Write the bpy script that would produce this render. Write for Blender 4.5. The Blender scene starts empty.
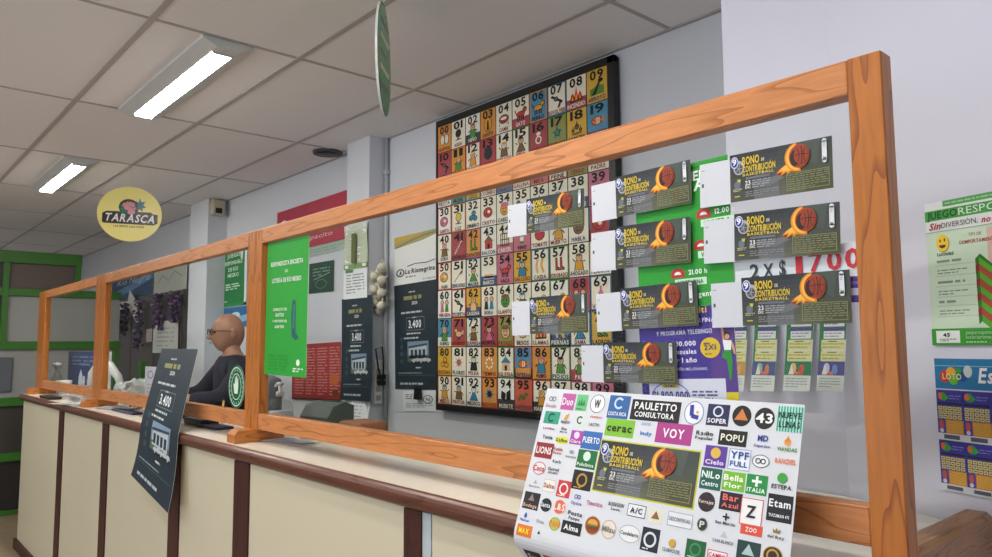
import bpy, bmesh, math, random
from mathutils import Vector, Matrix
C = bpy.context.scene.collection
SC = bpy.context.scene
# ------------------------------------------------------------------ camera
CAMZ = 1.505
F_PX, YAW, PITCH, ROLL = 737.4, 0.846541, 0.090277, -0.006821
_c, _s = math.cos, math.sin
FW = Vector((-_s(YAW)*_c(PITCH), _c(YAW)*_c(PITCH), _s(PITCH)))
_R = Vector((_c(YAW), _s(YAW), 0)); _U = _R.cross(FW)
RT = _c(ROLL)*_R + _s(ROLL)*_U
UP = -_s(ROLL)*_R + _c(ROLL)*_U
cam = bpy.data.cameras.new('camera'); cam.sensor_width = 36; cam.lens = F_PX*36/992
cam.clip_start = 0.05
co = bpy.data.objects.new('camera', cam); C.objects.link(co); SC.camera = co
M = Matrix((RT, UP, -FW)).transposed().to_4x4(); M.translation = Vector((0, 0, CAMZ)); co.matrix_world = M
SC.view_settings.view_transform = 'Standard'; SC.view_settings.look = 'None'
SC.view_settings.gamma = 1; SC.view_settings.exposure = -0.45
# ------------------------------------------------------------------ world + daylight through the shop front
w = bpy.data.worlds.new('world'); SC.world = w; w.use_nodes = True
w.node_tree.nodes['Background'].inputs[0].default_value = (0.75, 0.85, 1, 1)
w.node_tree.nodes['Background'].inputs[1].default_value = 0.6
def area(name, loc, target, sx, sy, power, col):
    l = bpy.data.lights.new(name, 'AREA'); l.shape = 'RECTANGLE'; l.size = sx; l.size_y = sy; l.energy = power; l.color = col
    o = bpy.data.objects.new(name, l); C.objects.link(o); o.location = loc
    o.rotation_euler = (Vector(target)-Vector(loc)).to_track_quat('-Z', 'Y').to_euler(); return o
area('daylight_shop_front', (-1.8, -3.3, 1.35), (-2.0, -.3, 2.35), 8.0, 1.6, 110, (0.84, 0.9, 1.0))
# ------------------------------------------------------------------ plane helpers (a viewing ray met with a real plane of the room)
def ray(u, v): return FW + (u-496)/F_PX*RT - (v-278.5)/F_PX*UP
CP = Vector((0, 0, CAMZ))
def on_y(u, v, y): d = ray(u, v); return CP + d*(y/d.y)
def on_x(u, v, x): d = ray(u, v); return CP + d*(x/d.x)
def on_z(u, v, z): d = ray(u, v); return CP + d*((z-CAMZ)/d.z)
# main planes
Y_WALL, Y_FRAME, Y_GLASS, Y_NOSE, Y_PANEL = 2.40, 1.16, 1.176, 1.049, 1.075
Z_CEIL = CAMZ+1.243; Z_TOP = CAMZ-0.35
# ------------------------------------------------------------------ materials
def lin(h):
    h = h.lstrip('#')
    v = [int(h[i:i+2], 16)/255 for i in (0, 2, 4)]
    return tuple(x/12.92 if x <= .04045 else ((x+.055)/1.055)**2.4 for x in v)+(1,)
_m = {}
def mat(name, col, rough=.5, metal=0, bump=0, bscale=60, var=0, spec=.5):
    if name in _m: return _m[name]
    m = bpy.data.materials.new(name); m.use_nodes = True; nt = m.node_tree; b = nt.nodes['Principled BSDF']
    b.inputs['Base Color'].default_value = lin(col); b.inputs['Roughness'].default_value = rough
    b.inputs['Metallic'].default_value = metal; b.inputs['Specular IOR Level'].default_value = spec
    if bump or var:
        tc = nt.nodes.new('ShaderNodeTexCoord'); n = nt.nodes.new('ShaderNodeTexNoise')
        n.inputs['Scale'].default_value = bscale; n.inputs['Detail'].default_value = 4
        nt.links.new(tc.outputs['Object'], n.inputs['Vector'])
        if bump:
            bp = nt.nodes.new('ShaderNodeBump'); bp.inputs['Strength'].default_value = bump; bp.inputs['Distance'].default_value = .01
            nt.links.new(n.outputs['Fac'], bp.inputs['Height']); nt.links.new(bp.outputs['Normal'], b.inputs['Normal'])
        if var:
            r = nt.nodes.new('ShaderNodeValToRGB'); c = lin(col)
            r.color_ramp.elements[0].position = .3; r.color_ramp.elements[1].position = .7
            r.color_ramp.elements[0].color = tuple(x*(1-var) for x in c[:3])+(1,)
            r.color_ramp.elements[1].color = tuple(min(1, x*(1+var)) for x in c[:3])+(1,)
            nt.links.new(n.outputs['Fac'], r.inputs['Fac']); nt.links.new(r.outputs['Color'], b.inputs['Base Color'])
    _m[name] = m; return m
def wood(name, axis, ca, cb, rough=.35, freq=1.0):
    """long grain along one object axis"""
    m = bpy.data.materials.new(name); m.use_nodes = True; nt = m.node_tree; b = nt.nodes['Principled BSDF']
    N = nt.nodes.new; L = nt.links.new
    tc = N('ShaderNodeTexCoord'); mp = N('ShaderNodeMapping')
    sc = [9*freq]*3; sc['xyz'.index(axis)] = .9*freq; mp.inputs['Scale'].default_value = sc
    L(tc.outputs['Object'], mp.inputs['Vector'])
    n0 = N('ShaderNodeTexNoise'); n0.inputs['Scale'].default_value = 1.4; n0.inputs['Detail'].default_value = 2
    L(mp.outputs[0], n0.inputs['Vector'])
    wv = N('ShaderNodeMath'); wv.operation = 'MULTIPLY'; wv.inputs[1].default_value = 9
    L(n0.outputs['Fac'], wv.inputs[0])
    fr = N('ShaderNodeMath'); fr.operation = 'FRACT'; L(wv.outputs[0], fr.inputs[0])
    r1 = N('ShaderNodeValToRGB'); r1.color_ramp.elements[0].color = lin(ca); r1.color_ramp.elements[1].color = lin(cb)
    r1.color_ramp.elements[0].position = .15; r1.color_ramp.elements[1].position = .98
    e = r1.color_ramp.elements.new(.8); e.color = lin(ca)
    L(fr.outputs[0], r1.inputs['Fac'])
    n1 = N('ShaderNodeTexNoise'); n1.inputs['Scale'].default_value = 14; n1.inputs['Detail'].default_value = 5
    L(mp.outputs[0], n1.inputs['Vector'])
    mx = N('ShaderNodeMix'); mx.data_type = 'RGBA'; mx.blend_type = 'MULTIPLY'; mx.inputs['Factor'].default_value = .35
    r2 = N('ShaderNodeValToRGB'); r2.color_ramp.elements[0].position = .35; r2.color_ramp.elements[1].position = .65
    r2.color_ramp.elements[0].color = (.55, .5, .45, 1); r2.color_ramp.elements[1].color = (1, 1, 1, 1)
    L(n1.outputs['Fac'], r2.inputs['Fac']); L(r1.outputs['Color'], mx.inputs[6]); L(r2.outputs['Color'], mx.inputs[7])
    L(mx.outputs[2], b.inputs['Base Color']); b.inputs['Roughness'].default_value = rough
    b.inputs['Specular IOR Level'].default_value = .35
    return m
WX = wood('frame_wood_x', 'x', 'CA8450', 'A66636'); WY = wood('frame_wood_y', 'y', 'C07A3E', '98582A'); WZ = wood('frame_wood_z', 'z', 'BC7230', '945220')
NOSE = wood('nosing_wood', 'x', '62382A', '4C261C', .28); STRIP = wood('strip_wood', 'z', '46201A', '301410', .45)
ENDW = wood('end_edge_wood', 'y', 'B08460', '8A5E3C', .4, 1.8)
CREAM = mat('cream_laminate', 'CEC5AC', .45, bump=.03, bscale=20)
TOPM = mat('worktop_laminate', 'EFE8DA', .2, var=.03, bscale=6)
WALL = mat('wall_paint', 'CCCFD6', .8, bump=.04, bscale=50)
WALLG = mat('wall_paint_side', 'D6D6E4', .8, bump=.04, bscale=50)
CEILM = mat('ceiling_tile', 'E6E3E2', .9, bump=.06, bscale=180)
GRIDM = mat('ceiling_grid_metal', 'ACA6A3', .6)
FLOORM = mat('floor_tile', '94826C', .4, var=.08, bscale=9)
BLACK = mat('black_plastic', '101012', .4); DGREY = mat('dark_grey_plastic', '3C3E42', .5)
WHITEP = mat('white_plastic', 'D8D8D6', .4); CHROME = mat('brushed_metal', 'B0B2B4', .3, 1)
GREENF = mat('green_painted_metal', '356E1E', .45)
def glass_mat(name, tint=(1, 1, 1, 1), ior=1.45, refl=1):
    m = bpy.data.materials.new(name); m.use_nodes = True; nt = m.node_tree; nt.nodes.clear()
    o = nt.nodes.new('ShaderNodeOutputMaterial'); x = nt.nodes.new('ShaderNodeMixShader')
    t = nt.nodes.new('ShaderNodeBsdfTransparent'); t.inputs[0].default_value = tint
    g = nt.nodes.new('ShaderNodeBsdfGlossy'); g.inputs['Roughness'].default_value = .02
    lw = nt.nodes.new('ShaderNodeLayerWeight'); lw.inputs[0].default_value = .5
    pw = nt.nodes.new('ShaderNodeMath'); pw.operation = 'POWER'; pw.inputs[1].default_value = 5
    f = nt.nodes.new('ShaderNodeMath'); f.operation = 'MULTIPLY_ADD'; f0 = ((ior-1)/(ior+1))**2; f.inputs[1].default_value = (1-f0)*refl; f.inputs[2].default_value = f0*refl
    nt.links.new(lw.outputs['Facing'], pw.inputs[0]); nt.links.new(pw.outputs[0], f.inputs[0])
    nt.links.new(f.outputs[0], x.inputs[0]); nt.links.new(t.outputs[0], x.inputs[1]); nt.links.new(g.outputs[0], x.inputs[2])
    nt.links.new(x.outputs[0], o.inputs[0]); return m
GLASS = glass_mat('clear_glass', (.98, .99, .985, 1), 1.4, .12); CLEARP = glass_mat('clear_plastic', (.86, .88, .88, 1), 1.6)
def emis(name, col, st):
    m = bpy.data.materials.new(name); m.use_nodes = True; b = m.node_tree.nodes['Principled BSDF']
    b.inputs['Base Color'].default_value = lin(col); b.inputs['Emission Color'].default_value = lin(col); b.inputs['Emission Strength'].default_value = st
    return m
LAMP = emis('lamp_diffuser', 'FFFDF4', 75)
def print_mat(name, rough):
    m = bpy.data.materials.new(name); m.use_nodes = True; nt = m.node_tree; b = nt.nodes['Principled BSDF']
    a = nt.nodes.new('ShaderNodeAttribute'); a.attribute_name = 'Col'
    nt.links.new(a.outputs['Color'], b.inputs['Base Color']); b.inputs['Roughness'].default_value = rough
    b.inputs['Specular IOR Level'].default_value = .3; return m
PRINT = print_mat('printed_paper', .5); GLOSSP = print_mat('glossy_print', .25)
# ------------------------------------------------------------------ object helpers
def link(name, me, m=None, parent=None, loc=None):
    o = bpy.data.objects.new(name, me); C.objects.link(o)
    if m is not None: me.materials.append(m)
    if parent is not None: o.parent = parent
    if loc is not None: o.location = loc
    return o
def tag(o, label=None, cat=None, group=None, kind=None):
    for k, v in (('label', label), ('category', cat), ('group', group), ('kind', kind)):
        if v: o[k] = v
    return o
def thing(name, label, cat, loc=(0, 0, 0), rz=0, group=None):
    o = bpy.data.objects.new(name, None); C.objects.link(o); o.location = loc; o.rotation_euler = (0, 0, rz)
    o.empty_display_size = .05
    return tag(o, label, cat, group)
def bm_obj(name, bm, m, parent=None, loc=None, smooth=False):
    me = bpy.data.meshes.new(name); bmesh.ops.recalc_face_normals(bm, faces=bm.faces[:]); bm.to_mesh(me); bm.free()
    if smooth:
        for p in me.polygons: p.use_smooth = True
    return link(name, me, m, parent, loc)
def add_box(bm, a, b, bev=0, seg=2):
    a, b = Vector(a), Vector(b); r = bmesh.ops.create_cube(bm, size=1)
    vs = r['verts']
    bmesh.ops.scale(bm, vec=(b-a), verts=vs); bmesh.ops.translate(bm, vec=(a+b)/2, verts=vs)
    if bev:
        es = {e for v in vs for e in v.link_edges}
        bmesh.ops.bevel(bm, geom=list(es), offset=bev, segments=seg, affect='EDGES', profile=.5)
def box(name, a, b, m, parent=None, bev=0, seg=2):
    a, b = Vector(a), Vector(b); c = (a+b)/2
    bm = bmesh.new(); add_box(bm, a-c, b-c, bev, seg); return bm_obj(name, bm, m, parent, c)
def add_tube(bm, pts, r, n=8, cap=True):
    pts = [Vector(p) for p in pts]; rings = []
    rs = r if isinstance(r, (list, tuple)) else [r]*len(pts)
    pn = None
    for i, p in enumerate(pts):
        t = (pts[min(i+1, len(pts)-1)]-pts[max(i-1, 0)]).normalized()
        if pn is None:
            pn = t.orthogonal().normalized()
        pn = (pn-t*pn.dot(t)).normalized(); q = t.cross(pn)
        rings.append([bm.verts.new(p+(pn*math.cos(k*2*math.pi/n)+q*math.sin(k*2*math.pi/n))*rs[i]) for k in range(n)])
    for a, b in zip(rings, rings[1:]):
        for k in range(n): bm.faces.new((a[k], a[(k+1) % n], b[(k+1) % n], b[k]))
    if cap: bm.faces.new(rings[0][::-1]); bm.faces.new(rings[-1])
def tube(name, pts, r, m, parent=None, n=8):
    bm = bmesh.new(); add_tube(bm, pts, r, n); return bm_obj(name, bm, m, parent, smooth=True)
def add_lathe(bm, prof, c=(0, 0, 0), n=20):
    c = Vector(c); rings = []
    for r, z in prof: rings.append([bm.verts.new(c+Vector((r*math.cos(k*2*math.pi/n), r*math.sin(k*2*math.pi/n), z))) for k in range(n)])
    for a, b in zip(rings, rings[1:]):
        for k in range(n): bm.faces.new((a[k], a[(k+1) % n], b[(k+1) % n], b[k]))
    bm.faces.new(rings[0][::-1]); bm.faces.new(rings[-1])
def lathe(name, prof, c, m, parent=None, n=20):
    bm = bmesh.new(); add_lathe(bm, prof, (0, 0, 0), n); return bm_obj(name, bm, m, parent, c, True)
def add_ball(bm, c, r, seg=10, sc=(1, 1, 1)):
    rr = bmesh.ops.create_uvsphere(bm, u_segments=seg, v_segments=max(5, seg*2//3), radius=r)
    bmesh.ops.scale(bm, vec=sc, verts=rr['verts']); bmesh.ops.translate(bm, vec=Vector(c), verts=rr['verts'])
def prism(name, pts, a, b, axis, m, parent=None):
    """outline pts (2D) extruded from a to b along axis"""
    bm = bmesh.new()
    def P(p, t):
        return {'x': (t, p[0], p[1]), 'y': (p[0], t, p[1]), 'z': (p[0], p[1], t)}[axis]
    A = [bm.verts.new(P(p, a)) for p in pts]; B = [bm.verts.new(P(p, b)) for p in pts]
    bm.faces.new(A); bm.faces.new(B[::-1]); n = len(pts)
    for i in range(n): bm.faces.new((A[i], B[i], B[(i+1) % n], A[(i+1) % n]))
    return bm_obj(name, bm, m, parent)
def sub(c, p):
    """make c a sub-part of p without moving it"""
    bpy.context.view_layer.update(); c.parent = p; c.matrix_parent_inverse = p.matrix_local.inverted(); return c
def struct(o): o['kind'] = 'structure'; return o
# ------------------------------------------------------------------ printed sheets
_gl = {}
def glyph(ch, bold):
    k = (ch, bold)
    if k not in _gl:
        cu = bpy.data.curves.new('g', 'FONT'); cu.body = ch; cu.resolution_u = 2; cu.offset = .026 if bold else 0
        o = bpy.data.objects.new('g', cu); me = bpy.data.meshes.new_from_object(o)
        vs = [(v.co.x, v.co.y) for v in me.vertices]; fs = [tuple(p.vertices) for p in me.polygons]
        bpy.data.objects.remove(o); bpy.data.curves.remove(cu); bpy.data.meshes.remove(me)
        xs = [v[0] for v in vs] or [0]
        _gl[k] = (vs, fs, min(xs), max(xs))
    return _gl[k]
_h = glyph('H', False); CAP = max(v[1] for v in _h[0])
class Print:
    """flat printed artwork in design units: (0,0) bottom left, W x H"""
    def __init__(s, W, H, bg='FFFFFF', nx=1, nz=1):
        s.W, s.H, s.bg = W, H, bg; s.v = []; s.f = []; s.c = []; s.nx, s.nz = nx, nz
        s.lay = 0
        s.grid(0, 0, W, H, bg, 0, nx, nz)
    def _add(s, pts, faces, col, lay):
        b = len(s.v); c = lin(col)
        s.v += [(x, y, lay) for x, y in pts]
        for f in faces: s.f.append(tuple(b+i for i in f)); s.c.append(c)
    def grid(s, x0, y0, x1, y1, col, lay, nx=1, nz=1):
        pts = [(x0+(x1-x0)*i/nx, y0+(y1-y0)*j/nz) for j in range(nz+1) for i in range(nx+1)]
        s._add(pts, [(j*(nx+1)+i, j*(nx+1)+i+1, (j+1)*(nx+1)+i+1, (j+1)*(nx+1)+i) for j in range(nz) for i in range(nx)], col, lay)
    def rect(s, x0, y0, x1, y1, col, lay=1):
        nx = max(1, math.ceil(abs(x1-x0)/s.W*s.nx)); nz = max(1, math.ceil(abs(y1-y0)/s.H*s.nz))
        s.grid(x0, y0, x1, y1, col, lay, nx, nz)
    def poly(s, pts, col, lay=2): s._add(pts, [tuple(range(len(pts)))], col, lay)
    def ell(s, cx, cy, rx, ry, col, lay=2, n=14, a0=0, a1=2*math.pi):
        full = abs(a1-a0-2*math.pi) < 1e-6; m = n if full else n+1
        s.poly([(cx+rx*math.cos(a0+(a1-a0)*i/n), cy+ry*math.sin(a0+(a1-a0)*i/n)) for i in range(m)], col, lay)
    def ring(s, cx, cy, rx, ry, t, col, lay=3, n=18, a0=0, a1=2*math.pi):
        pts = []
        for i in range(n+1):
            a = a0+(a1-a0)*i/n
            pts += [(cx+rx*math.cos(a), cy+ry*math.sin(a)), (cx+(rx-t)*math.cos(a), cy+(ry-t)*math.sin(a))]
        s._add(pts, [(2*i, 2*i+2, 2*i+3, 2*i+1) for i in range(n)], col, lay)
    def frame(s, x0, y0, x1, y1, t, col, lay=3):
        for a in ((x0, y0, x1, y0+t), (x0, y1-t, x1, y1), (x0, y0+t, x0+t, y1-t), (x1-t, y0+t, x1, y1-t)): s.rect(*a, col, lay)
    def line(s, x0, y0, x1, y1, t, col, lay=3):
        d = math.hypot(x1-x0, y1-y0) or 1; nx, ny = -(y1-y0)/d*t/2, (x1-x0)/d*t/2
        s.poly([(x0+nx, y0+ny), (x0-nx, y0-ny), (x1-nx, y1-ny), (x1+nx, y1+ny)], col, lay)
    def path(s, pts, t, col, lay=3):
        for a, b in zip(pts, pts[1:]): s.line(*a, *b, t, col, lay)
    def text(s, st, cx, y, h, col, w=None, bold=True, shear=0, lay=4, al='c', rot=0, gap=.13):
        """baseline y, cap height h; w = width to fit"""
        k = h/CAP; x = 0; out = []
        for ch in st:
            if ch == ' ': x += .3; continue
            vs, fs, a, b = glyph(ch, bold); out.append((vs, fs, x-a)); x += b-a+gap*CAP
        tot = (x-gap*CAP)*k
        if tot <= 0: return
        kx = k*(w/tot if w else 1); tot = w or tot
        x0 = {'c': -tot/2, 'l': 0, 'r': -tot}[al]; cr, sr = math.cos(rot), math.sin(rot)
        for vs, fs, dx in out:
            pts = []
            for vx, vy in vs:
                px = x0+(vx+dx)*kx+vy*k*shear; py = vy*k
                pts.append((cx+px*cr-py*sr, y+px*sr+py*cr))
            s._add(pts, fs, col, lay)
    def lines(s, x0, y0, x1, y1, n, col, t=.5, lay=3, seed=1, al='l'):
        """n lines of small unreadable print"""
        r = random.Random(seed); p = (y1-y0)/n
        for i in range(n):
            y = y1-p*(i+.5); L = (x1-x0)*(1 if i < n-1 else r.uniform(.5, .9))*(1 if al == 'l' else r.uniform(.7, 1))
            x = x0 if al == 'l' else (x0+x1-L)/2; e = x+L
            while x < e-p*.3:
                wd = min(p*r.uniform(1, 3.5), e-x); s.rect(x, y-p*t/2, x+wd, y+p*t/2, col, lay); x += wd+p*.5
    def build(s, name, w, h, m=None, parent=None, fmap=None, eps=.00035, thick=.0008):
        kx, kz = w/s.W, h/s.H
        if fmap: V = [fmap(x/s.W, y/s.H, l*eps) for x, y, l in s.v]
        else: V = [(x*kx-w/2, -l*eps, y*kz-h/2) for x, y, l in s.v]
        F = list(s.f); Cc = list(s.c)
        # back of the sheet and its edges
        nb = (s.nx+1)*(s.nz+1); b = len(V); nx, nz = s.nx, s.nz
        for x, y, l in s.v[:nb]:
            V.append(fmap(x/s.W, y/s.H, -thick) if fmap else (x*kx-w/2, thick, y*kz-h/2))
        wc = lin('E4E2DC')
        for j in range(nz):
            for i in range(nx):
                F.append((b+(j+1)*(nx+1)+i, b+(j+1)*(nx+1)+i+1, b+j*(nx+1)+i+1, b+j*(nx+1)+i)); Cc.append(wc)
        rim = [i for i in range(nx+1)]+[j*(nx+1)+nx for j in range(1, nz+1)]+[nz*(nx+1)+i for i in range(nx-1, -1, -1)]+[j*(nx+1) for j in range(nz-1, 0, -1)]
        for p, q in zip(rim, rim[1:]+rim[:1]): F.append((p, b+p, b+q, q)); Cc.append(wc)
        me = bpy.data.meshes.new(name); me.from_pydata(V, [], F)
        at = me.color_attributes.new('Col', 'FLOAT_COLOR', 'CORNER')
        buf = []
        for f, c in zip(F, Cc): buf += list(c)*len(f)
        at.data.foreach_set('color', buf)
        return link(name, me, m or PRINT, parent)
def quad_place(px, y):
    """four pixel corners TL TR BR BL met with the plane y -> centre, width, height, roll"""
    P = [on_y(u, v, y) for u, v in px]
    c = (P[0]+P[1]+P[2]+P[3])/4; wv = (P[1]-P[0]+P[2]-P[3])/2; hv = (P[0]-P[3]+P[1]-P[2])/2
    return c, wv.length, hv.length, -math.atan2(wv.z, wv.x)
def put(o, c, roll=0): o.location = c; o.rotation_euler = (0, roll, 0); return o
def sheet(P, name, px, y, label, cat, group=None, m=None):
    c, W, H, r = quad_place(px, y); o = P.build(name, W, H, m); put(o, c, r); return tag(o, label, cat, group)
#=================================================================== SETTING
XL, XR, YF = -11.3, 3.2, -3.6
struct(box('floor', (XL, YF, -.08), (XR, Y_WALL+.1, 0), FLOORM))
struct(box('ceiling', (XL, YF, Z_CEIL), (XR, Y_WALL+.1, Z_CEIL+.06), CEILM))
struct(box('wall_back', (XL, Y_WALL, 0), (-.9, Y_WALL+.1, Z_CEIL), WALL))
struct(box('wall_left', (XL-.1, YF, 0), (XL, Y_WALL+.1, Z_CEIL), WALL))
# pillar by the till and the slanting wall right of it
a1 = math.radians(19.6); ex, ey = -.763+4.2*math.cos(a1), 1.755-4.2*math.sin(a1)
struct(prism('wall_pillar', [(-1.045, 1.755), (-.763, 1.755), (-.763, 2.5), (-1.045, 2.5)], 0, Z_CEIL, 'z', WALLG))
struct(prism('wall_right', [(-.763, 1.755), (ex, ey), (ex+.1, ey+.25), (-.763, 2.1)], 0, Z_CEIL, 'z', WALLG))
struct(box('wall_side', (XR, YF, 0), (XR+.1, ey+.6, Z_CEIL), WALL))
# columns along the back wall
pl, pr = on_y(347.5, 150, 2.275).x, on_y(369.5, 150, 2.275).x
struct(box('wall_column', (pl, 2.275, 0), (pr, Y_WALL, Z_CEIL), WALL))
ql, qr = on_y(190, 240, 2.24).x, on_y(207.5, 240, 2.24).x
struct(box('wall_column_far', (ql, 2.24, 0), (qr, Y_WALL, Z_CEIL), WALL))
# shop front behind the photographer: wall with a wide window opening
for a, b in (((XL, YF-.1, 0), (XR, YF, .6)), ((XL, YF-.1, 2.6), (XR, YF, Z_CEIL)), ((XL, YF-.1, .6), (-6.3, YF, 2.6)), ((2.9, YF-.1, .6), (XR, YF, 2.6))):
    struct(box('wall_front', a, b, WALL))
wf = struct(thing('window_1', None, None, (-1.7, YF-.05, 1.6)))
for a, b in (((-4.6, -.03, -1), (4.6, .03, -.95)), ((-4.6, -.03, .95), (4.6, .03, 1)), ((-4.6, -.03, -1), (-4.55, .03, 1)), ((4.55, -.03, -1), (4.6, .03, 1)), ((-1.6, -.03, -1), (-1.5, .03, 1)), ((1.5, -.03, -1), (1.6, .03, 1))):
    box('window_frame', a, b, CHROME, wf)
box('window_glass', (-4.55, -.003, -.95), (4.55, .003, .95), GLASS, wf)
# ceiling grid
TX0, TY0, TX, TY = -2.878, .813, 1.227, .6027
bm = bmesh.new()
k = 0
ys = [TY0+i*TY for i in range(-8, 3)]; xs = [TX0+j*TX for j in range(-7, 6)]
for y in ys:
    if YF < y < Y_WALL: add_box(bm, (XL, y-.012, Z_CEIL-.004), (XR, y+.012, Z_CEIL+.001))
for x in xs:
    if XL < x < XR: add_box(bm, (x-.009, YF, Z_CEIL-.003), (x+.009, Y_WALL, Z_CEIL+.001))
struct(bm_obj('trim_1', bm, GRIDM))
bm = bmesh.new(); add_box(bm, (XL, Y_WALL-.02, Z_CEIL-.005), (-1.045, Y_WALL, Z_CEIL+.001))
struct(bm_obj('trim_2', bm, GRIDM))
#=================================================================== CEILING LAMPS
def ceiling_lamp(x0, yc, label, wd=.105):
    t = thing('ceiling_lamp', label, 'ceiling light', (x0-TX/2, yc, Z_CEIL), 0, 'fluorescent ceiling lamps')
    L = TX/2-.012
    bm = bmesh.new()   # body with sloped reflector sides
    prof = [(-wd, 0), (-wd, -.012), (-.047, -.036), (.047, -.036), (wd, -.012), (wd, 0)]
    A = [bm.verts.new((-L, y, z)) for y, z in prof]; B = [bm.verts.new((L, y, z)) for y, z in prof]
    n = len(prof)
    bm.faces.new(A); bm.faces.new(B[::-1])
    for i in range(n): bm.faces.new((A[i], B[i], B[(i+1) % n], A[(i+1) % n]))
    bm_obj('lamp_body', bm, mat('lamp_enamel', 'C9CCCB', .35), t)
    bm = bmesh.new(); pr_ = [(.043*math.cos(a), -.0365-.008*math.sin(a)) for a in [i*math.pi/8 for i in range(9)]]
    l2 = L-.06
    A = [bm.verts.new((-l2, y, z)) for y, z in pr_]; B = [bm.verts.new((l2, y, z)) for y, z in pr_]
    bm.faces.new(A); bm.faces.new(B[::-1])
    for i in range(8): bm.faces.new((A[i], B[i], B[i+1], A[i+1]))
    bm.faces.new((A[8], B[8], B[0], A[0]))
    bm_obj('lamp_diffuser', bm, LAMP, t)
    for sx in (-1, 1): box('end_cap', (sx*l2-.003, -.044, -.046), (sx*l2+.003, .044, -.0355), mat('lamp_enamel', 'C9CCCB'), t)
    return t
LY = TY0+TY/2
ceiling_lamp(TX0, LY, 'long bright fluorescent ceiling lamp nearest the camera, above the counter')
ceiling_lamp(TX0-2*TX, LY, 'farther of the two lit ceiling lamps, near the yellow round sign')
ceiling_lamp(TX0-2*TX, LY-2*TY, 'unseen ceiling lamp added to light the far left customer area, level with the two lit lamps')  # out-of-view lamp, added to brighten the left zone
ceiling_lamp(TX0+2*TX, LY-TY, 'fluorescent ceiling lamp above the right end of the counter, out of the picture')
ceiling_lamp(TX0+TX, LY-2*TY, 'unseen ceiling lamp added as fill light directly over the photographer')  # added fill lamp, unseen, for the right part of the room
ceiling_lamp(TX0-4*TX, LY-2*TY, 'unseen ceiling lamp added to light the far end beyond the green partition')  # unseen lamp put in for the dim far left walls and ceiling
ceiling_lamp(TX0-5*TX, LY-TY, 'unseen ceiling lamp added behind the green partition to brighten the far left ceiling')  # extra hidden lamp that lifts the dark ceiling at far left
ceiling_lamp(TX0+2*TX, LY-4*TY, 'fluorescent ceiling lamp over the customers, right behind the camera')
ceiling_lamp(TX0-2*TX, LY-4*TY, 'fluorescent ceiling lamp over the far left customer area')
ceiling_lamp(TX0, LY-4*TY, 'fluorescent ceiling lamp over the customers, left behind the camera')
# round dark ceiling speaker
cv = on_z(328, 153.5, Z_CEIL-.01); cv.z = Z_CEIL
t = thing('ceiling_speaker', 'round black ceiling speaker grille close to the wall column', 'speaker', cv)
lathe('rim', [(.095, 0), (.095, -.012), (.08, -.016), (.08, 0)], (0, 0, 0), DGREY, t, 28)
lathe('grille', [(.08, -.004), (.078, -.013), (.03, -.018), (.001, -.019)], (0, 0, 0), BLACK, t, 28)
#=================================================================== COUNTER
CL, CR = -6.72, -.47
ct = thing('service_counter', 'long cream service counter with dark red-brown wooden dividers', 'counter', ((CL+CR)/2, Y_PANEL, 0))
ct.location = (0, 0, 0)
sx_ = []
for u0, u1, v in ((59, 63.5, 440), (103, 109, 440), (171, 181, 470), (235, 249.5, 500), (405.6, 423, 540)):
    sx_.append((on_y(u0, v, Y_PANEL).x, on_y(u1, v, Y_PANEL).x))
sx_.append((-.62, -.47))
px0 = CL
for i, (s0, s1) in enumerate(sx_):
    box('front_panel', (px0+.002, Y_PANEL, .07), (s0-.002, Y_PANEL+.02, Z_TOP-.05), CREAM, ct)
    box('divider_strip', (s0, Y_PANEL-.006, .07), (s1, Y_PANEL+.03, Z_TOP-.05), STRIP, ct)
    px0 = s1
    if i == 4:
        box('joint_trim', (s1, Y_PANEL-.002, .07), (s1+.035, Y_PANEL+.02, Z_TOP-.05), mat('grey_trim', 'B4BEC4', .4), ct); px0 = s1+.035
box('plinth', (CL-.03, Y_PANEL-.02, 0), (CR, Y_PANEL+.03, .07), STRIP, ct)
box('end_panel', (CL, Y_PANEL+.02, 0), (CL+.02, 1.45, Z_TOP-.05), CREAM, ct)
box('end_panel', (CR-.02, Y_PANEL+.03, 0), (CR, 1.6, Z_TOP-.05), CREAM, ct)
wt = thing('counter_worktop', 'pale laminate counter worktop with a rounded dark brown front edge', 'worktop')
prism('worktop_board', [(CL-.03, Y_NOSE+.022), (CR-.032, Y_NOSE+.022), (CR-.032, 1.64), (-.775, 1.745), (-1.0, 1.745), (-1.06, 1.48), (CL-.03, 1.48)], Z_TOP-.03, Z_TOP, 'z', TOPM, wt)
# rounded nosing
pr_ = [(Y_NOSE+.022, Z_TOP-.047), (Y_NOSE+.022, Z_TOP)]
for i in range(9):
    a = math.pi/2+i*math.pi/8; pr_.append((Y_NOSE+.02+.02*math.cos(a), Z_TOP-.0235+.0235*math.sin(a)))
o = prism('front_edge', pr_, CL-.05, CR-.0, 'x', NOSE, wt)
# wooden end edge
e = prism('end_edge', [(CR-.03, Z_TOP-.05), (CR-.03, Z_TOP+.022), (CR-.022, Z_TOP+.03), (CR+.012, Z_TOP+.03), (CR+.022, Z_TOP+.02), (CR+.022, Z_TOP-.05)], Y_FRAME+.06, 1.64, 'y', ENDW)
tag(e, 'brown wooden edge bar along the right end of the counter worktop', 'edge bar')
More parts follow.
